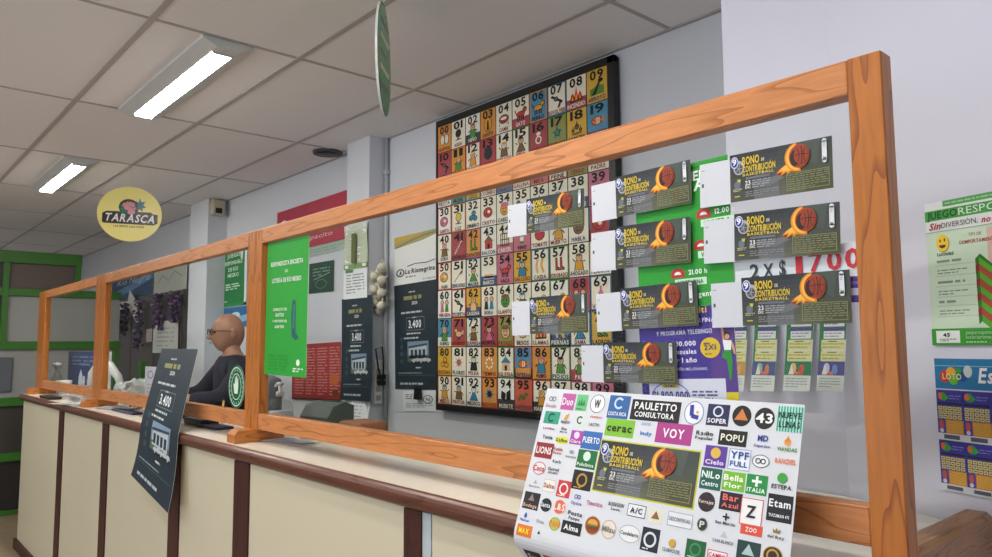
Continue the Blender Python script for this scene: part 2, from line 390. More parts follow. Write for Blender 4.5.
#=================================================================== WOODEN SCREEN
ZB0, ZB1, ZT0, ZT1 = CAMZ-.302, CAMZ-.244, CAMZ+.387, CAMZ+.443
def xp(u, v): return on_y(u, v, Y_FRAME).x
xs_post = [(xp(37.5, 340), xp(44, 340)), (xp(94, 340), xp(103, 340)), (xp(246, 340), xp(260, 340)), (-.476, -.424)]
sc_t = thing('counter_screen', 'long wooden framed glass screen standing on the counter', 'screen')
FD = .036
for i, (a, b) in enumerate(xs_post):
    if 0 < i < 3:
        c = (a+b)/2
        box('post', (a, Y_FRAME, ZB0-.005), (c-.001, Y_FRAME+FD, ZT1), WZ, sc_t, .002, 1)
        box('post', (c+.001, Y_FRAME, ZB0-.005), (b, Y_FRAME+FD, ZT1), WZ, sc_t, .002, 1)
    else: box('post', (a, Y_FRAME-.001, ZB0-.03 if i == 3 else ZB0), (b, Y_FRAME+FD+.001, ZT1+.001), WZ, sc_t, .002, 1)
    # foot block under the post
    c = (a+b)/2; hw = .036
    p_ = [(-.085, 0), (-.085, .03), (-.07, .046), (.09, .046), (.105, .03), (.105, 0)]
    fo = prism('foot', p_, -hw, hw, 'x', WY, sc_t); fo.location = (c, Y_FRAME+.01, Z_TOP+.001)
    if i == 3: fo.scale = (1, .8, .5)
for (a, b), (c, d) in zip(xs_post, xs_post[1:]):
    box('top_rail', (b, Y_FRAME, ZT0), (c, Y_FRAME+FD, ZT1), WX, sc_t, .0015, 1)
    box('bottom_rail', (b, Y_FRAME, ZB0), (c, Y_FRAME+FD, ZB1), WX, sc_t, .0015, 1)
    box('glass_pane', (b-.004, Y_GLASS, ZB1-.006), (c+.004, Y_GLASS+.004, ZT0+.006), GLASS, sc_t)
YG = Y_GLASS-.0015      # paper stuck on the customers' side of the glass
YB = Y_GLASS+.0065      # paper stuck on the staff side
#=================================================================== NUMBER BOARD
BXL, BXR = on_y(437, 260, 2.36).x, on_y(618.5, 240, 2.36).x
BZ0, BZ1 = on_y(437, 410, 2.36).z, Z_CEIL-.03
dream = 'Huevos Agua Niño Santo Cama Gato Perro Revolver Incendio Arroyo Leña Minero Soldado Yeta Borracho Niña Anillo Desgracia Sangre Pescado Fiesta Mujer Loco Cocinero Caballo Gallina Misa Peine Cerro Padre Santa Luz Dinero Cristo Cabeza Pajarito Flor Dentista Aceite Lluvia Cura Cuchillo Zapatos Balcon Carcel Vino Tomate Muerto Habla Carne Pan Serrucho Madre Barco Vaca Gallego Caida Jorobado Ahogado Planta Virgen Escopeta Laguna Boda Llanto Cazador Lombriz Vibora Sobrino Vicios Sueño Excremento Sorpresa Hospital Payaso Besos Llamas Piernas Dama Ladron Bochas Flores Pelea Tiempo Iglesia Linterna Humo Piojos Papa Rata Miedo Pintor Medico Novios Muerte Anteojos Marido Mesa Lavandera Hermano'.split()
CC = dict(c='F0E8D2', w='F0EEE4', r='A03038', o='D8882C', y='D8A428', b='3A82A8', t='4A9090', k='26262A', g='8A8838', p='C0607A', n='2C4468', q='C84A30')
CC = {k: '%02X%02X%02X' % tuple(int(int(v[i:i+2], 16)*.84+q*.16) for i, q in zip((0, 2, 4), (200, 196, 188))) for k, v in CC.items()}  # pulls the cell colours towards grey: glass reflection haze put into the print
rows_bg = ['ockocccbccc'[:0]+'occoccbccy', 'rocrccrgyb', 'ctycbcpcgc', 'wccccccccp', 'crowcpcccr', 'ccccpycccc', 'wcyctcccrc', 'brcrgccbcy', 'yccocboccc', 'cccykqcwcp']
rows_bg[0] = 'ocwoccbccy'; rows_bg[6] = 'wcyccccwrc'; rows_bg[9] = 'ccwowqcccp'
low_bg = {2: 'k', 5: 'r', 8: 'r', 44: 'p', 53: 'n', 62: 'n', 33: 'w', 70: 'w', 85: 'o', 88: 'r', 96: 'k', 94: 'k', 49: 'r', 36: 'n', 38: 'n', 77: 'n', 97: 'n'}
kind_of = ['eggs', 'tap', 'man', 'oval', 'bed', 'beast', 'beast', 'gun', 'fire', 'river', 'gun', 'man', 'man', 'face', 'man', 'girl', 'ring', 'star', 'drop', 'fish',
 'star', 'girl', 'face', 'man', 'beast', 'bird', 'house', 'tool', 'house', 'man', 'blob', 'bulb', 'coins', 'steak', 'face', 'bird', 'flower', 'tooth', 'drop', 'drop',
 'man', 'tool', 'boots', 'house', 'bars', 'bottle', 'ball', 'man', 'face', 'steak', 'bread', 'tool', 'girl', 'boat', 'beast', 'man', 'legs', 'boots', 'man', 'flower',
 'people', 'gun', 'man', 'people', 'face', 'man', 'worm', 'worm', 'people', 'bottle', 'man', 'bird', 'man', 'girl', 'face', 'face', 'fire', 'legs', 'girl', 'boots',
 'coins', 'flower', 'man', 'ringdots', 'house', 'fish', 'man', 'man', 'man', 'beast', 'man', 'man', 'girl', 'flower', 'kites', 'worm', 'man', 'legs', 'girl', 'face']
PAL = ['C23A30', 'D89A2C', '2F7FA0', '4E8A3A', 'C86A86', '2A2A2E', 'E0B48A', '7A5A38']
def icon(P, kind, x, y, s, a, b, bg, rg):
    K = '1E1C1C'; W = 'E8E2D0'; S = 'DDAE88'; e = P.ell
    def oe(cx, cy, rx, ry, col, lay=2): e(x+cx*s, y+cy*s, (rx+.05)*s, (ry+.05)*s, K, lay, 12); e(x+cx*s, y+cy*s, rx*s, ry*s, col, lay+1, 12)
    def pg(pts, col, lay=3): P.poly([(x+p*s, y+q*s) for p, q in pts], col, lay)
    def ln(p, t=.07, col=K, lay=4): P.path([(x+i*s, y+j*s) for i, j in p], t*s, col, lay)
    if kind == 'eggs': oe(-.22, 0, .2, .36, W); oe(.24, 0, .2, .36, W)
    elif kind == 'oval': oe(0, 0, .36, .5, b); pg([(-.12, -.4), (.12, -.4), (.06, .3), (-.06, .3)], K, 4)
    elif kind in ('man', 'girl'):
        if kind == 'man': pg([(-.36, -.55), (.36, -.55), (.26, .05), (-.26, .05)], K, 2); pg([(-.3, -.52), (.3, -.52), (.21, .02), (-.21, .02)], a)
        else: pg([(-.42, -.55), (.42, -.55), (.12, .05), (-.12, .05)], K, 2); pg([(-.35, -.52), (.35, -.52), (.09, .02), (-.09, .02)], a)
        oe(0, .24, .2, .21, S if rg.random() < .75 else W)
        e(x, y+.4*s, .22*s, .09*s, b if kind == 'man' else K, 5, 10)
        ln([(-.3, 0), (-.46, -.3+rg.random()*.5)]); ln([(.3, 0), (.46, -.3+rg.random()*.5)]); ln([(-.06, .18), (.06, .18)], .04)
        e(x-.07*s, y+.27*s, .03*s, .03*s, K, 6, 6); e(x+.07*s, y+.27*s, .03*s, .03*s, K, 6, 6)
    elif kind == 'people':
        for dx in (-.25, .25): pg([(dx-.2, -.5), (dx+.2, -.5), (dx+.12, .05), (dx-.12, .05)], a if dx < 0 else b); oe(dx, .2, .14, .15, S)
    elif kind == 'beast':
        oe(0, -.05, .34, .17, a); oe(.36, .2, .15, .14, a)
        for dx in (-.26, -.1, .1, .26): ln([(dx, -.15), (dx, -.48)], .09)
        ln([(-.36, 0), (-.5, .3)], .07); pg([(.28, .3), (.34, .46), (.4, .3)], K); e(x+.4*s, y+.22*s, .03*s, .03*s, K, 5, 6)
    elif kind == 'gun': pg([(-.48, .3), (.42, -.25), (.48, -.1), (-.38, .42)], K, 2); pg([(.2, -.12), (.05, -.5), (.22, -.5), (.36, -.2)], '3A2A20'); oe(-.05, .12, .12, .12, '5A6068')
    elif kind == 'fire':
        for dx, h in ((-.28, .5), (0, .9), (.28, .55)): pg([(dx-.2, -.4), (dx+.2, -.4), (dx+.1, -.05), (dx, h-.4), (dx-.12, -.05)], 'C8361E', 2); pg([(dx-.1, -.4), (dx+.1, -.4), (dx, h*.55-.4)], 'E8A030')
        ln([(-.45, -.45), (.45, -.42)], .1)
    elif kind == 'river': pg([(-.5, -.5), (.5, -.5), (.5, .0), (.1, .12), (-.5, -.1)], '5A8A3A', 2); pg([(-.4, -.5), (-.1, -.5), (.32, .42), (.2, .42)], '1E2A26'); oe(.26, .36, .14, .08, '1E2A26')
    elif kind == 'bed': oe(0, 0, .42, .28, 'B03428'); oe(0, .05, .3, .12, W, 4); ln([(-.4, -.3), (-.4, -.45)]); ln([(.4, -.3), (.4, -.45)])
    elif kind == 'face':
        oe(0, 0, .36, .4, S if rg.random() < .6 else b); e(x, y+.32*s, .36*s, .16*s, a, 5, 12)
        for dx in (-.13, .13): e(x+dx*s, y+.06*s, .05*s, .07*s, K, 5, 8)
        ln([(-.16, -.16), (0, -.23), (.16, -.16)], .06)
    elif kind == 'ring': P.ring(x, y-.1*s, .26*s, .28*s, .09*s, W, 3); pg([(-.12, .2), (.12, .2), (.2, .34), (0, .46), (-.2, .34)], W)
    elif kind == 'ringdots':
        for i in range(8): e(x+.3*s*math.cos(i*.785), y+.34*s*math.sin(i*.785), .08*s, .09*s, W, 3, 8)
    elif kind in ('star', 'flower'):
        n = 5 if kind == 'star' else 8
        pg([((.5 if i % 2 == 0 else .2)*math.cos(math.pi/2+i*math.pi/n), (.5 if i % 2 == 0 else .2)*math.sin(math.pi/2+i*math.pi/n)) for i in range(2*n)], a, 2); oe(0, 0, .17, .18, b)
    elif kind == 'drop':
        for dx, dy, k in ((0, .2, 1), (-.28, 0, .6), (.28, -.02, .6)): oe(dx, dy-.2, .12*k, .14*k, a); pg([(dx-.12*k, dy-.16), (dx+.12*k, dy-.16), (dx, dy+.2*k)], a)
        e(x, y-.42*s, .42*s, .08*s, a, 2, 12)
    elif kind == 'fish':
        oe(-.05, 0, .34, .24, 'D8742C'); pg([(.26, 0), (.5, .26), (.5, -.26)], 'D8742C'); ln([(-.02, -.22), (-.02, .22)], .06, W); ln([(.12, -.2), (.12, .2)], .06, W); e(x-.25*s, y+.06*s, .04*s, .05*s, K, 5, 8)
    elif kind == 'bird': oe(0, -.05, .3, .2, a); oe(-.28, .22, .13, .13, a); pg([(.2, 0), (.52, .26), (.46, -.1)], a); pg([(-.4, .24), (-.56, .2), (-.4, .16)], 'D8A030'); ln([(-.05, -.25), (-.1, -.48)]); ln([(.08, -.25), (.08, -.48)])
    elif kind == 'house': pg([(-.36, -.48), (.36, -.48), (.36, .05), (-.36, .05)], a, 2); pg([(-.46, .05), (.46, .05), (0, .48)], b); pg([(-.1, -.48), (.1, -.48), (.1, -.12), (-.1, -.12)], K); ln([(0, .45), (0, .6)], .05)
    elif kind == 'tool': pg([(-.46, -.4), (-.36, -.5), (.42, .36), (.3, .46)], W, 3); ln([(-.46, -.46), (.42, .42)], .05); ln([(.2, .1), (.4, .3)], .14, '8A4A2A')
    elif kind == 'bulb' or kind == 'tap': oe(0, .12, .26, .28, 'E0C050' if kind == 'bulb' else b); pg([(-.12, -.4), (.12, -.4), (.12, -.12), (-.12, -.12)], '888880'); ln([(-.3, -.35), (.34, -.35)], .06)
    elif kind == 'coins':
        for dx, dy in ((-.2, -.15), (.2, -.2), (.05, .18)): oe(dx, dy, .18, .16, a)
    elif kind in ('steak', 'blob', 'bread'):
        oe(-.06, 0, .4, .34, {'steak': 'B83A34', 'blob': 'C86A86', 'bread': 'D8A040'}[kind]); e(x+.05*s, y+.05*s, .14*s, .12*s, W, 5, 10); ln([(-.3, -.2), (.2, .24)], .05)
    elif kind == 'tooth': oe(0, .1, .26, .24, W); pg([(-.24, .05), (-.02, .05), (-.16, -.42)], W, 4); pg([(.24, .05), (.02, .05), (.16, -.42)], W, 4)
    elif kind == 'boots':
        for dx in (-.26, .1): pg([(dx-.02, -.42), (dx+.34, -.42), (dx+.3, -.24), (dx+.16, -.18), (dx+.14, .4), (dx-.04, .4)], K, 2); pg([(dx+.02, -.36), (dx+.28, -.36), (dx+.1, -.2), (dx+.1, .34), (dx+.0, .34)], a)
    elif kind == 'bars':
        P.frame(x-.4*s, y-.45*s, x+.4*s, y+.45*s, .07*s, K, 3)
        for dx in (-.2, 0, .2): ln([(dx, -.4), (dx, .4)], .06)
        ln([(-.4, 0), (.4, 0)], .06)
    elif kind == 'bottle': pg([(-.17, -.48), (.17, -.48), (.17, .1), (.07, .26), (.07, .5), (-.07, .5), (-.07, .26), (-.17, .1)], a, 2); pg([(-.15, -.3), (.15, -.3), (.15, 0), (-.15, 0)], W)
    elif kind == 'ball': oe(0, -.05, .38, .36, 'B8343A'); pg([(-.16, .3), (.16, .3), (0, .5)], '4E8A3A', 5)
    elif kind == 'boat': pg([(-.46, -.15), (.46, -.15), (.3, -.42), (-.3, -.42)], a, 2); pg([(-.04, -.1), (-.04, .5), (.36, -.1)], W); pg([(-.5, -.42), (.5, -.42), (.5, -.5), (-.5, -.5)], 'B8B0D0')
    elif kind == 'legs': ln([(-.2, .45), (-.3, 0), (-.2, -.45)], .18, S); ln([(.2, .45), (.1, 0), (.3, -.45)], .18, 'E0B040')
    elif kind == 'worm': ln([(-.4, -.3), (-.2, .1), (.0, -.2), (.2, .2), (.4, .1)], .16, K, 2); ln([(-.4, -.3), (-.2, .1), (.0, -.2), (.2, .2), (.4, .1)], .09, a, 3)
    elif kind == 'kites': pg([(-.4, .3), (0, .1), (-.1, -.45), (-.46, -.2)], K); pg([(.4, .4), (.05, .2), (.0, -.4), (.42, -.3)], K)
CW, CH = 10., 14.
P = Print(100, 140, '3A302A')
rg = random.Random(7)
for n in range(100):
    r, c = divmod(n, 10); x0, y1 = c*CW, 140-r*CH; bgk = rows_bg[r][c]
    P.rect(x0+.25, y1-CH+.2, x0+CW-.25, y1-.25, CC[bgk], 1)
    if rg.random() < .35: P.frame(x0+.25, y1-CH+.2, x0+CW-.25, y1-.25, .45, rg.choice(['C23A30', 'D8882C', '5A8A4A', 'C0607A', '3A7898']), 2)
    if n in low_bg: P.rect(x0+.25, y1-CH+.2, x0+CW-.25, y1-CH+4.6, CC[low_bg[n]], 2)
    icon(P, kind_of[n], x0+5, y1-7.6, 6.6, rg.choice(PAL), rg.choice(PAL), bgk, rg)
    P.text('%02d' % n, x0+5, y1-4.4, 3.6, '141414', 6.3, True, lay=6)
    dk = bgk in 'kn' or low_bg.get(n) in ('k', 'n', 'r', 'p')
    P.text(dream[n].upper(), x0+5, y1-CH+.75, 1.7, 'E8E0D0' if dk else rg.choice(['8A2A24', '28242A', '2A3A6A', '8A2A24']), min(8.8, 1.35*len(dream[n])), True, lay=6)
nb = thing('number_board', 'large board of numbered picture squares 00 to 99 with black frame', 'number board', ((BXL+BXR)/2, 2.36, (BZ0+BZ1)/2))
bw, bh = BXR-BXL, BZ1-BZ0
pn = P.build('picture_grid', bw-.047, bh-.068, PRINT, nb); pn.location = (-.016, 0, 0)
box('backing', (-bw/2, .002, -bh/2), (bw/2, .038, bh/2), BLACK, nb, .012)
bm = bmesh.new()
for a, b in (((-bw/2, -.006, bh/2-.036), (bw/2, .02, bh/2)), ((-bw/2, -.006, -bh/2), (bw/2, .02, -bh/2+.036)), ((bw/2-.04, -.006, -bh/2), (bw/2, .02, bh/2)), ((-bw/2-.006, -.006, -bh/2), (-bw/2+.006, .02, bh/2))):
    add_box(bm, a, b, .004, 1)
bm_obj('frame', bm, BLACK, nb)
#=================================================================== RAFFLE TICKETS
def ticket_art(P, x0, y0, w, h, pill=True, L=1):
    """the dark raffle print inside the rectangle x0,y0,w,h"""
    X = lambda a: x0+a*w
    Y = lambda a: y0+a*h
    P.rect(X(0), Y(0), X(1), Y(1), '35383A', L)
    mixc = lambda a, b, t: '%02X%02X%02X' % tuple(int(int(a[k:k+2], 16)*(1-t)+int(b[k:k+2], 16)*t) for k in (0, 2, 4))
    for k in range(10):
        t = 1-k/9
        for q, (ca, cb) in enumerate((('2C3034', '50524A'), ('30343A', '747678'), ('343A3C', '646654'), ('3C4444', '54563E'))): P.rect(X(q*.25), Y(k*.1), X(q*.25+.25), Y(k*.1+.1), mixc(ca, cb, t*.9), L+.5)
    P.poly([(X(.66), Y(1)), (X(.9), Y(1)), (X(.86), Y(.5)), (X(.76), Y(.6))], '4A524C', L+1)
    P.poly([(X(.2), Y(.33)), (X(.5), Y(.42)), (X(.56), Y(.35)), (X(.4), Y(.22))], '6E7072', L+2)
    # 90 badge
    P.ell(X(.1), Y(.7), .06*w, .15*h, 'A8ACB4', L+3, 20); P.ell(X(.1), Y(.68), .042*w, .1*h, '50545C', L+4, 16)
    P.ell(X(.055), Y(.82), .042*w, .125*h, 'D0D4E4', L+5, 18); P.ell(X(.055), Y(.82), .034*w, .1*h, '2A3A98', L+6, 18); P.text('9', X(.055), Y(.765), .13*h, 'F0F0F4', lay=L+7)
    for a in range(5): P.line(X(.1), Y(.68), X(.1+.035*math.cos(a*1.256)), Y(.68+.09*math.sin(a*1.256)), .008*w, '9CA0A8', L+5)
    P.text('BONO', X(.14), Y(.74), .165*h, 'DCC03A', .175*w, lay=L+6, al='l'); P.text('DE', X(.335), Y(.765), .06*h, 'D8D8C0', .03*w, lay=L+6, al='l')
    P.text('CONTRIBUCIÓN', X(.14), Y(.585), .125*h, 'DCC03A', .335*w, lay=L+6, al='l')
    P.text('BASKETBALL', X(.14), Y(.505), .055*h, 'D8BE50', .32*w, lay=L+6, al='l')
    P.rect(X(.17), Y(.43), X(.42), Y(.475), '70727C', L+5)
    P.text('23', X(.165), Y(.31), .09*h, 'E4E4E4', .055*w, lay=L+6, al='l'); P.text('DIC', X(.165), Y(.24), .05*h, 'E4E4E4', .055*w, lay=L+6, al='l')
    P.lines(X(.235), Y(.23), X(.42), Y(.41), 4, 'A4A6A8', .45, L+5, 3); P.lines(X(.165), Y(.06), X(.5), Y(.19), 3, '8A8C8E', .4, L+5, 4)
    # small club emblem lower left
    P.ell(X(.08), Y(.34), .035*w, .09*h, '6A6E80', L+4, 12); P.poly([(X(.08), Y(.46)), (X(.12), Y(.45)), (X(.11), Y(.38)), (X(.09), Y(.4))], 'B8C040', L+5)
    P.lines(X(.035), Y(.2), X(.13), Y(.27), 2, 'B4B088', .5, L+5, 5); P.lines(X(.05), Y(.08), X(.12), Y(.12), 1, 'C8B840', .6, L+5, 6)
    # burning basketball
    fl = [(.72, .92), (.62, .86), (.575, .74), (.575, .6), (.545, .56), (.5, .5), (.475, .42), (.51, .44), (.53, .46), (.51, .36), (.56, .42), (.585, .44), (.575, .36), (.62, .43), (.66, .42), (.7, .46), (.76, .52), (.78, .6)]
    def fan(pts, col, lay):
        c = (.63, .62)
        for a, b in zip(pts, pts[1:]): P.poly([(X(c[0]), Y(c[1])), (X(a[0]), Y(a[1])), (X(b[0]), Y(b[1]))], col, lay)
    fan(fl, 'C85A1C', L+4)
    fan([(c[0]*.86+.63*.14+.0, c[1]*.86+.62*.14-.005) for c in fl], 'E8962A', L+5)
    fan([(c[0]*.7+.63*.3-.01, c[1]*.7+.62*.3-.01) for c in fl], 'F0B848', L+6)
    P.ring(X(.695), Y(.71), .128*w, .29*h, .05*w, 'E08A28', L+6.3, 22, 1.7, 4.9); P.ring(X(.698), Y(.71), .115*w, .265*h, .03*w, 'F0B848', L+6.6, 22, 1.9, 4.7)
    P.ell(X(.705), Y(.72), .098*w, .235*h, 'B4481E', L+7, 26); P.ell(X(.71), Y(.725), .088*w, .212*h, '9A4028', L+8, 26)
    P.ell(X(.665), Y(.69), .045*w, .16*h, '3A201C', L+9, 18); P.ell(X(.725), Y(.73), .068*w, .175*h, '94402C', L+10, 22)
    P.path([(X(.725+.068*a), Y(.73+.02*(1-a*a))) for a in (-1, -.5, 0, .5, 1)], .006*w, '3A1A14', L+11)
    P.path([(X(.725+.012*(1-a*a)), Y(.73+.175*a)) for a in (-1, -.5, 0, .5, 1)], .006*w, '3A1A14', L+11)
    P.path([(X(.69+.02*(1-a*a)), Y(.73+.15*a)) for a in (-1, -.5, 0, .5, 1)], .005*w, '3A1A14', L+11)
    P.path([(X(.765-.015*(1-a*a)), Y(.73+.14*a)) for a in (-1, -.5, 0, .5, 1)], .005*w, '3A1A14', L+11)
    # boxed small print
    P.frame(X(.58), Y(.06), X(.975), Y(.41), .006*w, '90905C', L+6); P.lines(X(.595), Y(.08), X(.965), Y(.39), 7, '88885C', .4, L+6, 9)
    if pill:
        P.rect(X(.915), Y(.55), X(.958), Y(.93), 'DCDEE2', L+7); P.ell(X(.9365), Y(.93), .0215*w, .045*h, 'DCDEE2', L+7, 12); P.ell(X(.9365), Y(.55), .0215*w, .045*h, 'DCDEE2', L+7, 12)
        P.text('N', X(.9365), Y(.57), .05*h, '505460', rot=0, lay=L+8); P.lines(X(.925), Y(.8), X(.95), Y(.95), 4, 'A8ACB4', .4, L+8, 3)
TK = [ # printed part TL TR BR BL, stub TL, stub BL, label
 ([(729.7, 155.7), (832, 135.8), (833.3, 187.4), (731, 203)], (699, 162), (701, 207), 'raffle ticket at the top right of the glass, topmost of the right column'),
 ([(734, 214), (839.5, 202), (841, 253), (735, 261)], (703, 217), (705, 263), 'second raffle ticket down the right column, just above the red price digits'),
 ([(740.4, 278), (850, 269.5), (851.7, 322.7), (744, 326)], (709.5, 280), (713, 327.5), 'bottom raffle ticket of the right column, under the red price digits'),
 ([(615.5, 177.7), (689.4, 159.4), (692.4, 203), (616.6, 217)], (591, 182), (593, 220), 'topmost raffle ticket of the middle column on the glass'),
 ([(614.8, 227), (688.9, 217), (692, 262), (616.2, 269.2)], (590.5, 231), (593, 272), 'second raffle ticket from the top in the middle column, on the green flyer'),
 ([(620.9, 288.6), (696.3, 280.6), (698.4, 325), (621.3, 330)], (596, 290), (599, 330), 'third raffle ticket down the middle column, where green and purple flyers meet'),
 ([(602, 342.5), (674.7, 342), (679, 384.6), (604.8, 381.6)], (580, 342), (583.3, 380), 'lowest raffle ticket on the glass, just above the sponsor sheet'),
 ([(526.3, 199.2), (582.8, 188.8), (585.8, 224.5), (526.8, 234.2)], (507.4, 201), (509.2, 235.8), 'upper raffle ticket of the left column, over squares 34 to 38 of the number board'),
 ([(529.3, 297.3), (585.8, 293.8), (590, 331.5), (530.5, 334.8)], (511.2, 298.5), (513, 333.8), 'lower raffle ticket of the left column, over squares 65 to 68 of the number board')]
PT = Print(100, 50, '35383A'); ticket_art(PT, 0, 0, 100, 50)
PS = Print(30, 48, 'CED0D8')
for x in (7, 14, 21, 26): PS.lines(x, 4, x+.7, 44, 9, 'A4A8B4', .5, 1, x)
PS.rect(2, 22, 4, 26, '50545C', 1); PS.rect(2, 40, 5, 41, '9094A0', 1)
for px, s0, s1, lab in TK:
    c, W, H, rr = quad_place(px, YG)
    t = thing('raffle_ticket', lab, 'raffle ticket', c, 0, 'raffle tickets stuck on the glass'); t.rotation_euler = (0, rr, 0)
    PT.build('printed_front', W, H, PRINT, t)
    sw = (on_y(*px[0], YG)-on_y(*s0, YG)).length
    s_ = PS.build('stub', sw, H*.95, PRINT, t); s_.location = (-W/2-sw/2+.001, -.0002, -.004)
#=================================================================== FLYERS BEHIND THE TICKETS (staff side of the glass)
P = Print(95, 140, '2E9A34')
P.rect(0, 134, 95, 136, '1C7A2A'); P.text('LA QUINIELA', 47, 122, 9, 'F0F0F0', 70); P.text('TA', 62, 112, 11, 'EAF4EA', lay=3)
for x, y, tm, nm in ((19, 84, '10.15 h', 'LA PREVIA'), (70, 88, '12.00 h', 'PRIMERA'), (66, 58, '18.00 h', 'VESPERTINA'), (42, 33, '21.00 h', 'NOCTURNA')):
    P.ell(x, y, 7, 5.5, 'B83438', 1, 16, 0, math.pi); P.rect(x-7, y-4, x+7, y, 'B83438', 1); P.ell(x, y-1, 3.5, 3, 'E8ECE8', 2, 12, 0, math.pi)
    P.text(tm, x+11, y-2, 4.6, 'E8F4E8', 18, al='l'); P.rect(x-3, y-12.5, x+28, y-5.5, 'CFE6D0', 2); P.text(nm, x+12.5, y-11, 3.8, '1C7A2A', 25)
P.text('Argentina', 68, 9, 5, 'E8F4E8', 30)
sheet(P, 'lottery_flyer', [(637, 176), (732, 154), (731, 303), (637, 311)], YB, 'green lottery schedule flyer stuck behind the tickets on the glass', 'flyer')
P = Print(95, 100, '43308E')
P.rect(72, 12, 95, 80, '5A3A8C', 1); P.text('Multi', 62, 90, 6, 'E8C82C', 18); P.text('Y UN FINAL', 66, 80.5, 4, 'E0DCF0', 30); P.text('Y PROGRAMA TELEBINGO', 47, 69.5, 4.2, 'D8D4EC', 56)
for tx, y in (('$300.000', 58), ('mensuales', 50), ('por 1 año', 41.5)): P.text(tx, 59, y-.6, 5.4, '6A58C0', 29, lay=3, al='r'); P.text(tx, 58.6, y, 4.6, 'E8E4F8', 28, lay=4, al='r')
P.text('POR UN AÑO MILLONARIO', 46, 33.5, 2.6, 'C8C4E4', 44)
P.ell(72, 55, 9.5, 10, 'E0BC28', 3, 24); P.text('2X1', 72, 53, 5, '3A2880', 11, lay=5); P.lines(66, 58, 78, 60.5, 1, '6A4A20', .6, 4, 3); P.lines(67, 48, 77, 50, 1, '6A4A20', .6, 4, 4)
# horns of the bull, woman in green trousers
P.poly([(4, 66), (7, 58), (14, 54), (9, 60)], 'D8D8E0', 2); P.poly([(30, 60), (24, 58), (20, 54), (28, 57)], 'D8D8E0', 2); P.ell(16, 54, 5, 7, '9898A8', 2)
P.poly([(83, 74), (85, 74), (86, 62), (84, 62)], 'D8A078', 3); P.ell(88, 66, 3.2, 3.6, '4A2A20', 3); P.ell(88.3, 65, 2.3, 2.6, 'D8A078', 4); P.poly([(84, 62), (92, 61), (91, 52), (85, 52)], 'ECECF0', 4)
P.poly([(85, 52), (91, 52), (92, 42), (90, 24), (88, 24), (87, 42), (82, 46)], '2E9038', 4); P.poly([(92, 61), (94, 56), (95, 48), (93.5, 48), (91, 58)], 'D8A078', 3)
P.rect(8, 0, 84, 25, 'D8D8E8', 2); P.rect(84, 0, 95, 12, 'D8C428', 2); P.ring(30, 6, 20, 16, 1, '6A58B0', 4, 24, 0, math.pi)
P.text('$1.800.000', 30, 4.5, 8, '43308E', 36, lay=5); P.rect(22, 16, 38, 20, 'D8C428', 4); P.text('PREMIO', 30, 16.8, 2.4, '43308E', 12, lay=5); P.lines(52, 4, 76, 14, 3, '50508A', .5, 3, 4)
sheet(P, 'bingo_flyer', [(640, 308), (735, 300), (737, 404), (641, 404)], YB+.001, 'purple bingo flyer with a yellow 2X1 circle and woman in green trousers', 'flyer')
P = Print(130, 34, 'DADCE4'); P.text('2', 24, 7.5, 15, '3E4248', 10); P.text('X', 39, 7.5, 14, '3E4248', 11); P.text('$', 54, 7.5, 16, '3E4248', 7)
for i, ch in enumerate('1700'): P.text(ch, 71+i*17, 9, 18.5, 'C8323C', 7 if ch == '1' else 14)
sheet(P, 'price_notice', [(733, 257), (861, 241), (863, 276), (734, 287)], YB+.002, 'white paper notice with 2 X $1700 in black and red digits', 'notice')
P = Print(60, 22, '4A3A92'); P.rect(48, 6, 60, 12, 'C8C8E0', 1); P.rect(48, 15, 60, 18, '8A5AA8', 1)
sheet(P, 'purple_card', [(800, 279), (860.5, 276), (861, 302), (800, 304)], YB+.0005, 'purple card peeping out at the right of the bottom right ticket', 'card')
# hanging lottery slips
def slip(px, y, lab, art):
    P = Print(24, 68, 'D0D6D0', 1, 12); P.rect(0, 26.5, 24, 68, '2E7A44', 1); P.rect(0, 8, 3, 68, '2E7A44', 1)
    for y0_, y1_ in ((33.4, 38), (27, 31)): P.rect(4, y0_, 22.5, y1_, 'D8DCDC', 2); P.lines(5, y0_+.5, 21.5, y1_-.4, 2, '9A8AB0', .45, 3, 3)
    P.rect(3.5, 31.2, 23, 32.8, '5A4A8A', 2); P.rect(3, 42, 22, 62, 'D8DCDC', 2); P.lines(4, 43, 21, 61, 7, '8A9A94', .4, 3, 5)
    for y0_, y1_ in ((21.3, 26.3), (15.4, 20.6)): P.rect(2, y0_, 23, y1_, 'D2CF92', 2); P.lines(3, y0_+.4, 22, y1_-1.2, 2, 'A09C5C', .4, 3, 4); P.rect(8, y1_-1, 16, y1_-.5, '6A6A40', 3)
    P.rect(0, 8, 24, 15.2, ('B89048', '4A5A86', '2E7A50', '4E4A86')[art], 2); P.ell(8, 11.6, 2.8, 2.8, ['C8B098', '8AB0A0', 'D8B080', 'B8C0D8'][art], 3); P.ell(15.5, 11, 2.4, 2.6, ['D8A060', 'C87858', 'C85A4A', '6A8AC0'][art], 3); P.poly([(4, 8.4), (9, 8.4), (6.5, 14)], 'E0D8C8', 4); P.rect(10, 8.4, 14, 10, 'D86A50', 4); P.lines(2, 1.5, 21, 7, 4, '9A9C9E', .4, 2, 6)
    c, W, H, r = quad_place(px, y)
    def fm(u, v, off):
        k = (1-v)**2*.045 if v < 1 else 0
        return (W*(u-.5), -off-k, H*(v-.5))
    o = P.build('lottery_slip', W, H, PRINT, None, fm); o.location = c; tag(o, lab, 'lottery slip', 'printed slips hanging on the pillar')
